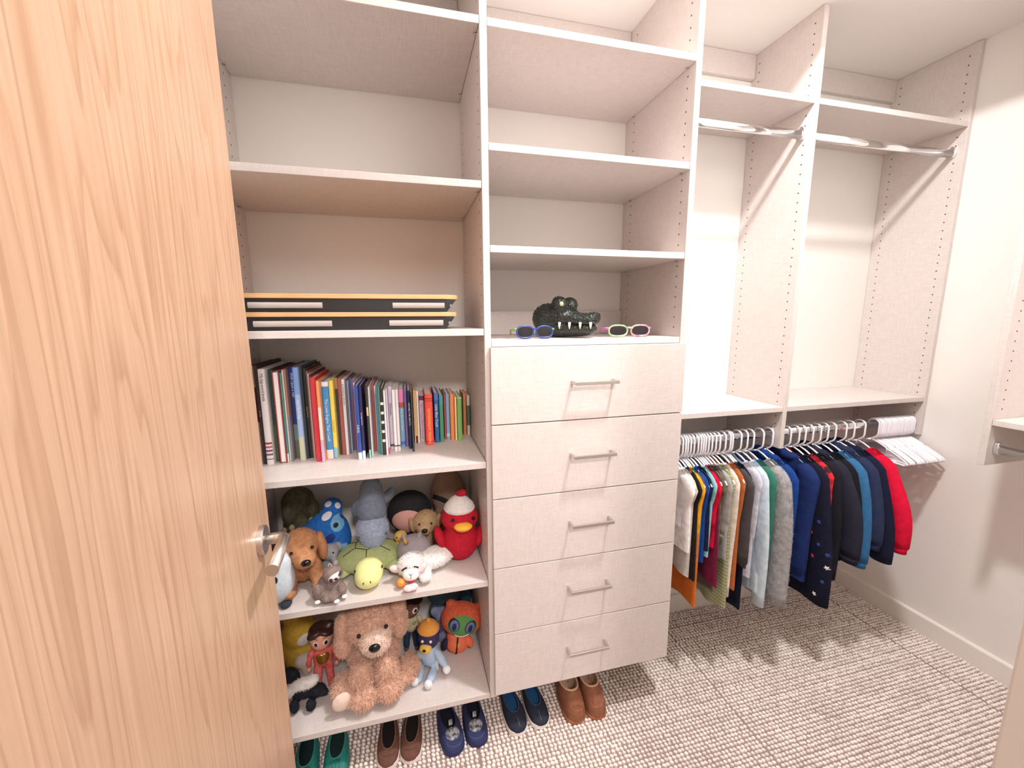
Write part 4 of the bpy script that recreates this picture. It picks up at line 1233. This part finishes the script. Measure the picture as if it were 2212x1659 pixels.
# raised scales
nb = MB()
for k in range(420):
    i = nrg.integers(len(F)); p = V[F[i]].mean(0)
    if p[2] < .045: continue
    r = nrg.uniform(.0016, .0036)
    nb.ell(p, (r, r, r * .7), 6, 4)
nb.build('scale', CR, e, smooth=True)['kind'] = 'stuff'
TO = mat('croc_tooth', srgb(236, 230, 214), .4)
for (x, y) in ((.096, -.024), (.070, -.033), (.040, -.037), (.012, -.042), (.088, .026), (.055, .036)):
    MB().tube([(x, y, .046), (x, y * 1.04, .036), (x + .001, y * 1.05, .027)], [.0040, .0034, .0008], 8).build('tooth', TO, e, smooth=True)
for s in (-1, 1):
    bead('eye', (.018, s * .044, .098), (.006, .005, .007), mat('croc_eye', srgb(214, 204, 160), .2), e)
settle(e)

def sunglasses(name, x, y, rz, frame_l, frame_r, temple, lab, w=.118):
    e = empty('sunglasses', (x, y, ZD), lab, 'sunglasses', 'sunglasses on the drawer top', rz=rz)
    LENS = mat('dark_lens', (.012, .010, .012, 1), .08, spec=.6)
    lw, lh = w * .215, .017
    for s, fm in ((-1, frame_l), (1, frame_r)):
        cx = s * w * .26
        def ring(k, sc):
            a = 2 * PI * k / 28
            return (cx + lw * sc * math.copysign(abs(math.cos(a)) ** .75, math.cos(a)), -.004 * math.cos(a * 1.0) * s * 0, .019 + lh * sc * math.copysign(abs(math.sin(a)) ** .8, math.sin(a)))
        MB().tube([ring(k, 1.0) for k in range(29)], .0028, 8, cap=False).build('lens_frame', fm, e, smooth=True)
        MB().add([ring(k, .97) for k in range(28)] + [(cx, -.002, .019)], [(k, (k + 1) % 28, 28) for k in range(28)]).build('lens', LENS, e, smooth=True)
        hx_ = cx + s * lw
        MB().tube([(hx_, .001, .027), (hx_ + s * .006, .006, .027), (hx_ + s * .004, .05, .024), (hx_ - s * .006, .085, .010)], [.0035, .0035, .003, .003], 8).build('temple', temple, e, smooth=True)
    MB().tube([(-w * .26 + lw * .8, 0, .027), (0, -.002, .029), (w * .26 - lw * .8, 0, .027)], .003, 8).build('bridge', frame_l, e, smooth=True)
    settle(e)
    return e
sunglasses('a', 1.080, .035, .05, mat('frame_blue', srgb(44, 66, 130), .3), mat('frame_blue', srgb(44, 66, 130), .3), mat('temple_green', srgb(120, 160, 80), .4), 'children\'s blue sunglasses left of the crocodile head', .118)
TD = mat('frame_tiedye', srgb(90, 170, 140), .35, nscale=60, col2=srgb(220, 200, 150)); PK = mat('frame_pink', srgb(226, 90, 130), .35, nscale=55, col2=srgb(190, 210, 200))
sunglasses('b', 1.398, .045, -.06, TD, PK, mat('temple_pink', srgb(226, 120, 190), .4), 'children\'s multicoloured sunglasses right of the crocodile head', .145)

# ------------------------------------------------------------------ shoes under the closet
def shoe_outline(t, L, W, side):
    """half widths of the footprint along the shoe, t from heel (0) to toe (1)"""
    w = W * (0.62 + .30 * math.sin(PI * min(1, t * .95) ** 1.25)) * (1 - max(0, (t - .82) / .18) ** 2.6) ** .5 if t < 1 else 0
    if t < .12: w *= math.sqrt(max(0, 1 - ((.12 - t) / .12) ** 2)) * .92 + .08
    c = side * W * .10 * (t - .4)
    return w, c
def make_shoe(name, pos, rz, side, kind, lab, L=.155, W=.031):
    e = empty(name, (pos[0], pos[1], .0065), lab[0], 'shoe', lab[1], rz=rz)
    # local: toe at -y, heel at +y; origin at toe front
    n, m_ = 26, 20
    def ringpts(t, zf, shrink=1.0):
        w, c = shoe_outline(t, L, W, side); return w * shrink, c
    specs = {'clog': dict(top=.046, toe=.034, sole=.010, solec=srgb(40, 120, 112), upper=srgb(36, 128, 118), inner=srgb(16, 48, 46), rim=.70),
             'slipon': dict(top=.046, toe=.030, sole=.018, solec=srgb(232, 222, 214), upper=srgb(104, 66, 52), inner=srgb(22, 16, 15), rim=.74),
             'slipper': dict(top=.050, toe=.036, sole=.014, solec=srgb(34, 42, 92), upper=srgb(38, 44, 86), inner=srgb(18, 20, 40), rim=.62),
             'sneaker': dict(top=.052, toe=.034, sole=.018, solec=srgb(234, 228, 222), upper=srgb(26, 32, 52), inner=srgb(24, 84, 130), rim=.66),
             'boot': dict(top=.090, toe=.042, sole=.012, solec=srgb(168, 104, 66), upper=srgb(132, 82, 56), inner=srgb(206, 176, 150), rim=.66)}[kind]
    um = mat('shoe_upper_' + kind, specs['upper'], .8 if kind != 'clog' else .45, noise=.22, nscale=70, bump=.25, bscale=500, sheen=.2 if kind in ('slipper', 'boot') else 0)
    sm = mat('shoe_sole_' + kind, specs['solec'], .6)
    im = mat('shoe_inner_' + kind, specs['inner'], .9, noise=.2, nscale=120, bump=.3)
    # sole slab
    o = []
    for k in range(n + 1):
        t = k / n; w, c = shoe_outline(t, L, W, side); o.append((c + w, -(t * L) + L))
    l = []
    for k in range(n, -1, -1):
        t = k / n; w, c = shoe_outline(t, L, W, side); l.append((c - w, -(t * L) + L))
    poly = o + l[1:-1]
    MB().prism([(p[0] * 1.05, p[1]) for p in poly], 'z', 0, specs['sole']).build('sole', sm, e, bevel=.002, fixn=True)
    # upper: rings from sole to collar
    V, F = [], []
    lev = 9
    zs = specs['sole']
    opening0, opening1 = .08, specs['rim']      # collar spans t range (heel to instep)
    for j in range(lev + 1):
        s = j / lev
        for k in range(2 * m_):
            a = 2 * PI * k / (2 * m_)
            # footprint param
            t = .5 - .5 * math.cos(a)            # 0 heel .. 1 toe .. 0
            w, c = shoe_outline(min(.999, max(.001, t)), L, W, side)
            px = c + (w if a < PI else -w); py = L - t * L
            # collar oval
            tc = opening0 + (opening1 - opening0) * (.5 - .5 * math.cos(a))
            cw = W * (.58 if kind != 'boot' else .72) * abs(math.sin(a)) ** .8
            qx = side * W * .02 + (cw if a < PI else -cw); qy = L - tc * L
            toeh = specs['toe']; toph = specs['top'] - (0 if kind == 'boot' else .010 * math.sin(PI * tc))
            zc = zs + (toph - zs) * (1 - .35 * (tc > .5) * (tc - .5) / .5 if kind != 'boot' else 1)
            ease = s ** 1.6 if kind != 'boot' else s ** 1.2
            bul = math.sin(PI * s) * .10
            x = px * (1 + bul * .5) * (1 - ease) + qx * ease
            y = py * (1 - ease) + qy * ease
            z = zs - .002 + (zc - zs + .002) * (s ** .62)
            V.append((x, y, z))
    nn = 2 * m_
    for j in range(lev):
        for k in range(nn):
            F.append((j * nn + k, j * nn + (k + 1) % nn, (j + 1) * nn + (k + 1) % nn, (j + 1) * nn + k))
    up = MB().add(V, F); uo = up.build('upper', um, e, smooth=True, fixn=True)
    # lining and insole
    top = V[lev * nn:]
    V2 = [tuple(p) for p in top] + [(p[0] * .93, L * .62 + (p[1] - L * .62) * .93, specs['sole'] + .006) for p in top]
    F2 = [(k, nn + k, nn + (k + 1) % nn, (k + 1) % nn) for k in range(nn)] + [tuple(nn + k for k in range(nn))]
    MB().add(V2, F2).build('lining', im, e, smooth=False)
    rimc = {'clog': srgb(60, 140, 130), 'slipon': srgb(120, 92, 82), 'slipper': srgb(30, 36, 70), 'sneaker': srgb(60, 66, 84), 'boot': srgb(196, 160, 130)}[kind]
    MB().tube([Vector(p) for p in top] + [Vector(top[0])], .0020 if kind != 'boot' else .0034, 6, cap=False).build('collar_edge', mat('shoe_rim_' + kind, rimc, .8), e, smooth=True)
    S = Skin(np.array(V), np.array(F))
    dn = (0, 0, -1)
    if kind == 'slipper':
        gm = mat('slipper_tongue', srgb(186, 186, 188), .9, nscale=90, col2=srgb(40, 42, 60))
        patch('tongue', S, (0, L * (1 - .70), .25), (1, 0, 0), (0, 1, 0), .024, .022, dn, gm, e, lift=.003)
        seam('toe_seam', S, [(.026 * math.cos(PI * t / 12), L * (.20 - .13 * math.sin(PI * t / 12)), .25) for t in range(13)], dn, .0012, mat('slipper_seam', srgb(74, 80, 130), .9), e)
        MB().box(-.006, .006, L * .42, L * .46, .045, .060).build('pull_tab', gm, e)
    if kind == 'clog':
        for k in range(4):
            x = -.015 + .010 * k
            seam('strap', S, [(x * (.6 + .1 * t), L * (.42 - .07 * t), .25) for t in range(6)], dn, .0026, um, e)
    if kind == 'sneaker':
        patch('tongue', S, (0, L * .37, .25), (1, 0, 0), (0, 1, 0), .013, .014, dn, im, e, lift=.004)
        seam('center_seam', S, [(0, L * (.06 + .03 * t), .25) for t in range(7)], dn, .0010, mat('seam_grey', srgb(110, 110, 120), .8), e)
    if kind == 'slipon':
        seam('vamp_seam', S, [(.020 * math.cos(PI * t / 10), L * (.20 - .06 * math.sin(PI * t / 10)), .25) for t in range(11)], dn, .0009, mat('seam_brown', srgb(70, 44, 36), .8), e)
    if kind == 'boot':
        seam('toe_seam', S, [(.024 * math.cos(PI * t / 12), L * (.18 - .11 * math.sin(PI * t / 12)), .25) for t in range(13)], dn, .0014, mat('boot_seam', srgb(160, 104, 72), .9), e)
        tp = [Vector(p) for p in top]
        MB().tube([tp[3] + Vector((.002, -.002, -.002)), tp[3] + Vector((.004, -.004, -.026)), tp[3] + Vector((.003, -.005, -.05))], .0024, 6).build('side_trim', mat('shoe_rim_boot', rimc, .8), e, smooth=True)
    return e
SHG = 'pairs of shoes under the closet'
for kind, name, spots, labs, L, W in (
    ('clog', 'clog_shoe', ((.348, -.012, .10, -1), (.432, -.010, .04, 1)), ('teal clog shoe half hidden by the door, left of its pair', 'teal clog shoe, right of its pair'), .17, .040),
    ('slipon', 'slip_on_shoe', ((.592, -.014, .02, -1), (.655, -.012, -.10, 1)), ('brown slip-on shoe with white sole, left of its pair', 'brown slip-on shoe with white sole, right of its pair'), .165, .038),
    ('slipper', 'slipper', ((.805, -.022, .18, -1), (.876, -.014, .02, 1)), ('navy slipper with grey patterned tongue, left of its pair', 'navy slipper with grey patterned tongue, right of its pair'), .170, .041),
    ('sneaker', 'sneaker', ((1.022, -.012, .10, -1), (1.098, -.008, .04, 1)), ('navy sneaker with white sole and blue lining, left of its pair', 'navy sneaker with white sole and blue lining, right of its pair'), .168, .040),
    ('boot', 'boot', ((1.232, -.022, .10, -1), (1.304, -.026, .04, 1)), ('brown sheepskin ankle boot, left of its pair', 'brown sheepskin ankle boot, right of its pair'), .150, .042)):
    for (x, y, rz, sd), lb in zip(spots, labs):
        make_shoe(name, (x, y), rz, sd, kind, (lb, SHG), L, W)
# ------------------------------------------------------------------ hangers and clothes on the lower rails
RY, RZ = 0.137, 0.945
HPL = mat('hanger_plastic', srgb(240, 237, 242), .35)
def _hanger_meshes():
    hk = [(0, .021, -.006), (0, .0225, .004)]
    for k in range(0, 9):
        a = PI * k / 8
        hk.append((0, .0225 * math.cos(a), .0060 + .0165 * math.sin(a)))
    hk += [(0, -.0225, -.020), (0, -.0225, -.036), (0, -.019, -.047), (0, -.010, -.055), (0, -.002, -.060), (0, 0, -.068)]
    h = MB().tube(hk, .0034, 8, up=(1, 0, 0))
    f = MB()
    for s in (-1, 1):
        f.tube([(0, 0, -.066), (0, s * .03, -.074), (0, s * .058, -.086), (0, s * .066, -.094), (0, s * .076, -.0955), (0, s * .110, -.111), (0, s * .138, -.126), (0, s * .145, -.133), (0, s * .138, -.140)], .0034, 8, up=(1, 0, 0))
        f.tube([(0, s * .062, -.092), (0, s * .064, -.104)], .0026, 6, up=(1, 0, 0))
    f.tube([(0, -.138, -.140), (0, 0, -.140), (0, .138, -.140)], .0034, 8, up=(1, 0, 0))
    a = h.build('hook', HPL, None, smooth=True); b = f.build('frame', HPL, None, smooth=True)
    return a, b
_hk, _fr = _hanger_meshes()
_first = [True]
def hanger(x, lab, group, yaw=0.0, dz=0.0, wide=1.0):
    e = empty('clothes_hanger', (x, RY, RZ + dz), lab, 'hanger', group, rz=yaw)
    for src in (_hk, _fr):
        if _first[0]: o = src
        else: o = src.copy(); COL.objects.link(o)
        o.parent = e
        if src is _fr: o.scale = (1, wide, 1)
    _first[0] = False
    return e

def fabric(name, c, c2=None, kind='knit'):
    m = mat('cloth_' + name, srgb(*c), .9, noise=0 if c2 else .14, nscale=55, bump=.55, bscale=26, bdist=.006, sheen=.25 if kind != 'flat' else 0, spec=.15, col2=srgb(*c2) if c2 else None)
    return m
def striped(name, c1, c2, pitch, frac=.5, axis=2, c3=None):
    m = bpy.data.materials.new('cloth_' + name); m.use_nodes = True
    nt = m.node_tree; N = nt.nodes; L = nt.links; p = N['Principled BSDF']; p.inputs['Roughness'].default_value = .9
    tc = N.new('ShaderNodeTexCoord'); sp = N.new('ShaderNodeSeparateXYZ'); L.new(tc.outputs['Object'], sp.inputs[0])
    def step(out, pitch, frac):
        a = N.new('ShaderNodeMath'); a.operation = 'DIVIDE'; a.inputs[1].default_value = pitch; L.new(out, a.inputs[0])
        b = N.new('ShaderNodeMath'); b.operation = 'FRACT'; L.new(a.outputs[0], b.inputs[0])
        g = N.new('ShaderNodeMath'); g.operation = 'LESS_THAN'; g.inputs[1].default_value = frac; L.new(b.outputs[0], g.inputs[0])
        return g.outputs[0]
    mx = N.new('ShaderNodeMix'); mx.data_type = 'RGBA'
    s1 = step(sp.outputs[axis], pitch, frac)
    if c3:
        s2 = step(sp.outputs[1], pitch, frac)
        ad = N.new('ShaderNodeMath'); ad.operation = 'ADD'; L.new(s1, ad.inputs[0]); L.new(s2, ad.inputs[1])
        hf = N.new('ShaderNodeMath'); hf.operation = 'MULTIPLY'; hf.inputs[1].default_value = .5; L.new(ad.outputs[0], hf.inputs[0])
        s1 = hf.outputs[0]
    L.new(s1, mx.inputs[0]); mx.inputs[6].default_value = srgb(*c1); mx.inputs[7].default_value = srgb(*c2)
    L.new(mx.outputs[2], p.inputs['Base Color'])
    return m

_AY = [0, .0264, .051, .058, .067, .097, .1214, .16]
_AZ = [.004, -.004, -.016, -.024, -.0255, -.041, -.056, -.080]
def arm_z(y): return float(np.interp(y, _AY, _AZ))
def garment(name, cat, x, hw, hem, slv, th, m, lab, sleeve_m=None, collar=None, hood=None, cuff=None, fuzz=0, ph=0.0, flare=1.06, lean=0.0, grp='clothes on the lower rails', cuff_m=None):
    e = empty(name, (x, RY, .875), lab, cat, grp)
    ns, nt_ = 17, 16
    zh = hem - .875
    V, F = [], []
    for j in range(nt_):
        t = j / (nt_ - 1)
        half = hw * (1 + (flare - 1) * t) * (1.0 if t > .12 else .97 + .25 * t)
        thk = max(th * (.55 + .45 * min(1, t / .22)) * .5, .0065)
        for side in (1, -1):
            for i in range(ns):
                s = (-1 + 2 * i / (ns - 1)) * side
                zt = arm_z(abs(s) * half) + .011
                nk = .058
                if abs(s) * half < nk: zt = arm_z(nk) + .011 - .034 * (1 - (s * half / nk) ** 2)
                zb = zh + .010 * math.sin(2.2 * s + ph) + .012 * s * math.sin(ph)
                z = zt + (zb - zt) * t
                wav = .24 * th * t * (math.sin(5.5 * s + ph * 1.7) + .6 * math.sin(9.1 * s - ph))
                xx = side * thk * max(.12, (1 - abs(s) ** 5)) ** .5 + wav + lean * t
                V.append((xx, s * half + .012 * t * math.sin(ph * 2.1), z))
    n2 = 2 * ns
    for j in range(nt_ - 1):
        for k in range(n2):
            F.append((j * n2 + k, (j + 1) * n2 + k, (j + 1) * n2 + (k + 1) % n2, j * n2 + (k + 1) % n2))
    bd = MB().add(V, F).build('body', m, e, smooth=True, fixn=True)
    allV, allF = list(V), list(F)
    if slv:
        sy, sz, r0, r1 = slv
        for s in (-1, 1):
            y0, z0 = s * hw * .84, arm_z(hw * .84) - r0 * .80
            y1 = s * (RY - sy) * 1.0 if s < 0 else s * (RY - sy) * .96
            y1 = -(RY - sy) if s < 0 else (RY - sy) * .95
            y1 = max(min(y1, .255), -.26)
            y1 -= s * r1 * .9
            z1 = sz - .875
            P, R = [], []
            ysh = s * hw * .58
            zsh = arm_z(hw * .58) - .016
            for k in range(4):                     # over the shoulder, hugging the hanger arm
                t = k / 4
                yy = ysh + (y0 - ysh) * t
                P.append((0, yy, zsh + (z0 - zsh) * t ** 1.6)); R.append(.017 + (r0 - .017) * t ** .8)
            for k in range(11):
                t = k / 10
                P.append((.15 * th * math.sin(ph + 4 * t) * t + lean * t, y0 + (y1 - y0) * (t + .30 * math.sin(PI * t) * (1 if abs(y1) > abs(y0) else .6)), z0 + (z1 - z0) * t))
                R.append((r0 * (1 - t) + r1 * t) * (1 + .06 * math.sin(7 * t + ph)))
            sq = [max(.2, min(1.0, (th * .60) / r)) for r in R]
            sb = MB().tube(P, R, 14, True, sq, up=(0, 1, 0))
            so = sb.build('sleeve', sleeve_m or m, e, smooth=True, fixn=True)
            nb = len(allV); allV += sb.v; allF += [tuple(q + nb for q in f) for f in sb.f if len(f) == 4]
            if cuff:
                MB().tube([P[-1], (P[-1][0], P[-1][1], P[-1][2] - .012), (P[-1][0], P[-1][1], P[-1][2] - .024)], [R[-1] * .98, R[-1] * .84, R[-1] * .86], 14, True, sq[-1], up=(0, 1, 0)).build('cuff', cuff_m or sleeve_m or m, e, smooth=True, fixn=True)
    cm = collar or m
    nkc = .058
    MB().tube([(min(.011, th * .5) * math.sin(a), nkc * math.cos(a), arm_z(.058) + .011 - .034 * math.sin(a) ** 2) for a in [2 * PI * k / 22 for k in range(23)]], .0045, 7, False).build('collar', cm, e, smooth=True)
    if hood:
        blob('hood', [((0, .035, -.018), (th * .50, .040, .030)), ((0, -.01, -.022), (th * .55, .060, .020))], hood, e, .012, 22)
    if fuzz:
        qF = np.array([f for f in allF if len(f) == 4])
        VV, FF = fur_geo(np.array(allV), qF, fuzz, .007, .0007, .5, .8)
        # blades must point outward whichever way the quads wind
        mesh_np('fleece_pile', VV, FF, m, e, False)['kind'] = 'stuff'
    return e, Skin(np.array(allV), allF)

W_ = fabric('white', (246, 243, 242), kind='flat'); OW = fabric('off_white', (206, 198, 190), kind='flat'); BL = fabric('black', (34, 32, 32))
YL = fabric('sunflower', (236, 164, 40)); ORG = fabric('orange', (206, 110, 46)); PUR = fabric('slate_violet', (74, 74, 104)); ROY = fabric('royal', (30, 68, 140))
NAV = fabric('navy', (26, 32, 62)); AQ = fabric('aqua', (142, 200, 204), kind='flat'); CRI = fabric('crimson', (204, 18, 58)); MAR = fabric('maroon', (110, 30, 58))
CAM = fabric('camo', (112, 108, 76), (70, 64, 46)); MEL = fabric('taupe_melange', (122, 108, 104), (98, 86, 84)); GRY = fabric('grey_marl', (168, 164, 160), (148, 146, 142)); 
SAG = striped('sage_stripes', (142, 146, 108), (196, 200, 160), .0135, .16); CRE = fabric('cream', (222, 210, 198), kind='flat'); RUS = fabric('rust', (176, 100, 54)); CHA = fabric('charcoal', (74, 68, 70))
MID = fabric('midnight', (20, 24, 42)); LAV = fabric('lavender_white', (206, 204, 214), kind='flat'); PBL = fabric('pale_blue', (196, 212, 224), kind='flat'); GRN = fabric('sea_green', (54, 116, 98)); GRN2 = fabric('deep_green', (44, 96, 84))
FUZ = fabric('grey_pile', (166, 164, 164), (136, 134, 136)); BLJ = fabric('royal_jacket', (26, 62, 130)); NVF = fabric('navy_fleece', (30, 46, 96)); STAR = fabric('star_navy', (24, 26, 44))
PLA = striped('red_plaid', (52, 14, 22), (216, 24, 44), .040, .5, 2, (1,)); BK1 = fabric('black_knit', (30, 29, 36)); BK2 = fabric('ink', (40, 40, 54)); BK3 = fabric('black_jacket', (28, 27, 32)); STB = fabric('steel_blue', (54, 104, 148))
NV3 = fabric('navy_sherpa', (42, 50, 78)); DKN = fabric('dark_navy', (26, 30, 52)); RED = fabric('red_sweat', (212, 22, 58)); TEA = fabric('teal_green', (86, 150, 140))

TEE = (.058, .63, .040, .034)
ROW = [
 # name, category, x, half width, hem z, sleeve (front y, end z, radii), thickness, material, label, extras
 ('t_shirt', 'shirt', 1.650, 0.116, .575, (.052, .640, .040, .036), .020, W_, 'white t-shirt hanging nearest the drawer tower', {}),
 ('t_shirt', 'shirt', 1.662, 0.116, .480, (.060, .630, .038, .034), .016, OW, 'stone-coloured t-shirt behind the nearest white one', {}),
 ('t_shirt', 'shirt', 1.678, 0.116, .470, (.040, .625, .040, .036), .016, BL, 'black-sleeved t-shirt next to the yellow one', {}),
 ('t_shirt', 'shirt', 1.690, 0.116, .345, (.020, .615, .042, .038), .018, ORG, 'long orange shirt with sunflower yellow sleeves', dict(sleeve_m=YL, collar=YL)),
 ('t_shirt', 'shirt', 1.700, 0.116, .430, (.040, .640, .038, .034), .016, TEA, 'sea-teal shirt right of the yellow-sleeved one', dict(sleeve_m=PUR)),
 ('t_shirt', 'shirt', 1.712, 0.116, .500, (.030, .615, .040, .036), .018, ROY, 'royal blue t-shirt between yellow and aqua', {}),
 ('t_shirt', 'shirt', 1.727, 0.116, .560, (.042, .600, .038, .034), .018, NAV, 'navy t-shirt left of the aqua one', {}),
 ('t_shirt', 'shirt', 1.744, 0.116, .540, (.034, .665, .036, .034), .016, AQ, 'light aqua t-shirt beside the crimson one', {}),
 ('t_shirt', 'shirt', 1.757, 0.116, .585, (.020, .652, .042, .038), .018, CRI, 'crimson t-shirt in the middle of the rail', {}),
 ('long_sleeved_shirt', 'shirt', 1.767, 0.116, .430, (.050, .460, .032, .026), .014, MAR, 'maroon shirt whose hem hangs below the crimson one', {}),
 ('t_shirt', 'shirt', 1.777, 0.116, .520, (.042, .620, .040, .036), .016, CAM, 'olive camouflage t-shirt beside the crimson one', {}),
 ('sweater', 'sweater', 1.790, 0.116, .360, (.050, .420, .034, .028), .018, MEL, 'taupe melange sweater hanging low under the t-shirts', dict(flare=1.0)),
 ('t_shirt', 'shirt', 1.805, 0.118, .500, (.010, .612, .042, .038), .018, GRY, 'grey marl t-shirt with rolled sleeve cuffs', dict(cuff=1)),
 ('long_shirt', 'shirt', 1.822, 0.116, .308, (.044, .560, .034, .030), .018, SAG, 'long sage green shirt with pale stripes', {}),
 ('long_sleeved_shirt', 'shirt', 1.840, 0.116, .430, (.016, .358, .036, .030), .018, CRE, 'cream long-sleeved shirt hanging in front of the stripes', {}),
 ('long_sleeved_shirt', 'shirt', 1.865, 0.116, .400, (.030, .420, .034, .028), .016, RUS, 'rust orange long-sleeved shirt', {}),
 ('sweater', 'sweater', 1.887, 0.120, .490, (-.008, .500, .048, .044), .022, CHA, 'charcoal shirt with wide hanging sleeve', {}),
 ('long_shirt', 'shirt', 1.897, 0.116, .285, (.030, .330, .036, .034), .018, MID, 'midnight blue long garment hanging lowest beside the stripes', {}),
 ('long_sleeved_shirt', 'shirt', 1.936, 0.116, .400, (.020, .560, .040, .036), .020, LAV, 'lavender-white shirt left of the pale blue one', {}),
 ('long_sleeved_shirt', 'shirt', 1.965, 0.120, .345, (-.022, .312, .036, .028), .022, PBL, 'pale blue long-sleeved shirt', dict(sleeve_m=PBL)),
 ('sweater', 'sweater', 1.994, 0.120, .350, (.004, .370, .042, .036), .024, GRN, 'sea green sweater left of the grey fleece', dict(collar=fabric('collar_blue', (36, 70, 120)))),
 ('fleece_jacket', 'jacket', 2.040, 0.126, .310, (-.046, .318, .052, .048), .044, FUZ, 'fluffy grey fleece jacket', dict(fuzz=16000)),
 ('hooded_jacket', 'jacket', 2.084, 0.124, .430, (-.010, .420, .044, .036), .030, BLJ, 'royal blue hooded jacket beside the panel', dict(hood=BLJ)),
 ('fleece_jacket', 'jacket', 2.172, 0.132, .392, (-.004, .402, .046, .042), .040, NVF, 'navy blue fleece just right of the panel', dict(hood=NVF)),
 ('footed_pajamas', 'pajamas', 2.214, 0.132, .290, (-.072, .300, .050, .046), .034, STAR, 'dark navy pajamas printed with coloured stars', {}),
 ('plaid_shirt', 'shirt', 2.246, 0.132, .600, (-.010, .640, .046, .042), .028, PLA, 'red and black plaid shirt behind the star pajamas', {}),
 ('sweater', 'sweater', 2.284, 0.132, .360, (-.034, .380, .046, .038), .036, BK1, 'black sweater right of the plaid shirt', {}),
 ('hooded_sweatshirt', 'sweatshirt', 2.324, 0.132, .470, (-.085, .490, .050, .040), .038, BK2, 'dark ink blue sweatshirt with bulging sleeve', dict(hood=BK2, cuff=1)),
 ('jacket', 'jacket', 2.362, 0.132, .440, (-.055, .450, .044, .036), .032, BK3, 'black jacket left of the steel blue sweater', {}),
 ('sweater', 'sweater', 2.402, 0.132, .440, (-.064, .452, .046, .036), .040, STB, 'steel blue sweater between black and navy', dict(cuff=1)),
 ('fleece_sweater', 'sweater', 2.458, 0.132, .480, (-.066, .520, .048, .040), .042, NV3, 'navy fleece sweater with ribbed cuffs', dict(cuff=1, hood=NV3)),
 ('jacket', 'jacket', 2.502, 0.132, .428, (-.080, .440, .046, .040), .036, DKN, 'dark navy jacket left of the red sweatshirt', dict(hood=DKN)),
 ('sweatshirt', 'sweatshirt', 2.560, 0.132, .470, (-.092, .500, .052, .042), .046, RED, 'bright red sweatshirt at the right end of the clothes', dict(cuff=1)),
]
for i, (nm, ct, x, hw, hem, slv, th, m, lab, ex) in enumerate(ROW):
    g, sk = garment(nm, ct, x, hw, hem, slv, th, m, lab, ph=.9 * i, **ex)
    hanger(x, 'white plastic hanger carrying the ' + lab.split(' with ')[0].split(' hanging ')[0].split(' behind ')[0].split(' beside ')[0], 'hangers with clothes', yaw=rng.uniform(-.015, .015), wide=.88)
    if nm == 'footed_pajamas':
        def star_shape(a): return .42 + .58 * abs(((a * 5 / (2 * PI) + .25) % 1) * 2 - 1) ** 1.1
        for cname, cc, pts in (('star_white', (232, 230, 232), [(.012, .730), (-.066, .467), (-.035, .341)]), ('star_blue', (62, 74, 140), [(.019, .667), (-.020, .631), (-.030, .544), (-.058, .405), (.036, .785), (-.062, .517)]), ('star_pink', (206, 60, 92), [(.004, .578), (-.012, .488)])):
            for (yy, zz) in pts:
                patch('star', sk, (-.3, yy - RY, zz - .875), (0, 1, 0), (0, 0, 1), .0105 if cname == 'star_white' else .0095, .0105, (1, 0, 0), fabric(cname, cc, kind='flat'), g, lift=.0016, n=40, rings=3, shape=star_shape)

for k in range(22):
    hanger(2.638 + k * .0098 + rng.uniform(-.0012, .0012), 'empty white plastic hanger bunched with others at the wall end of the rail', 'empty white hangers', yaw=rng.uniform(-.045, .03), dz=rng.uniform(-.001, .001))
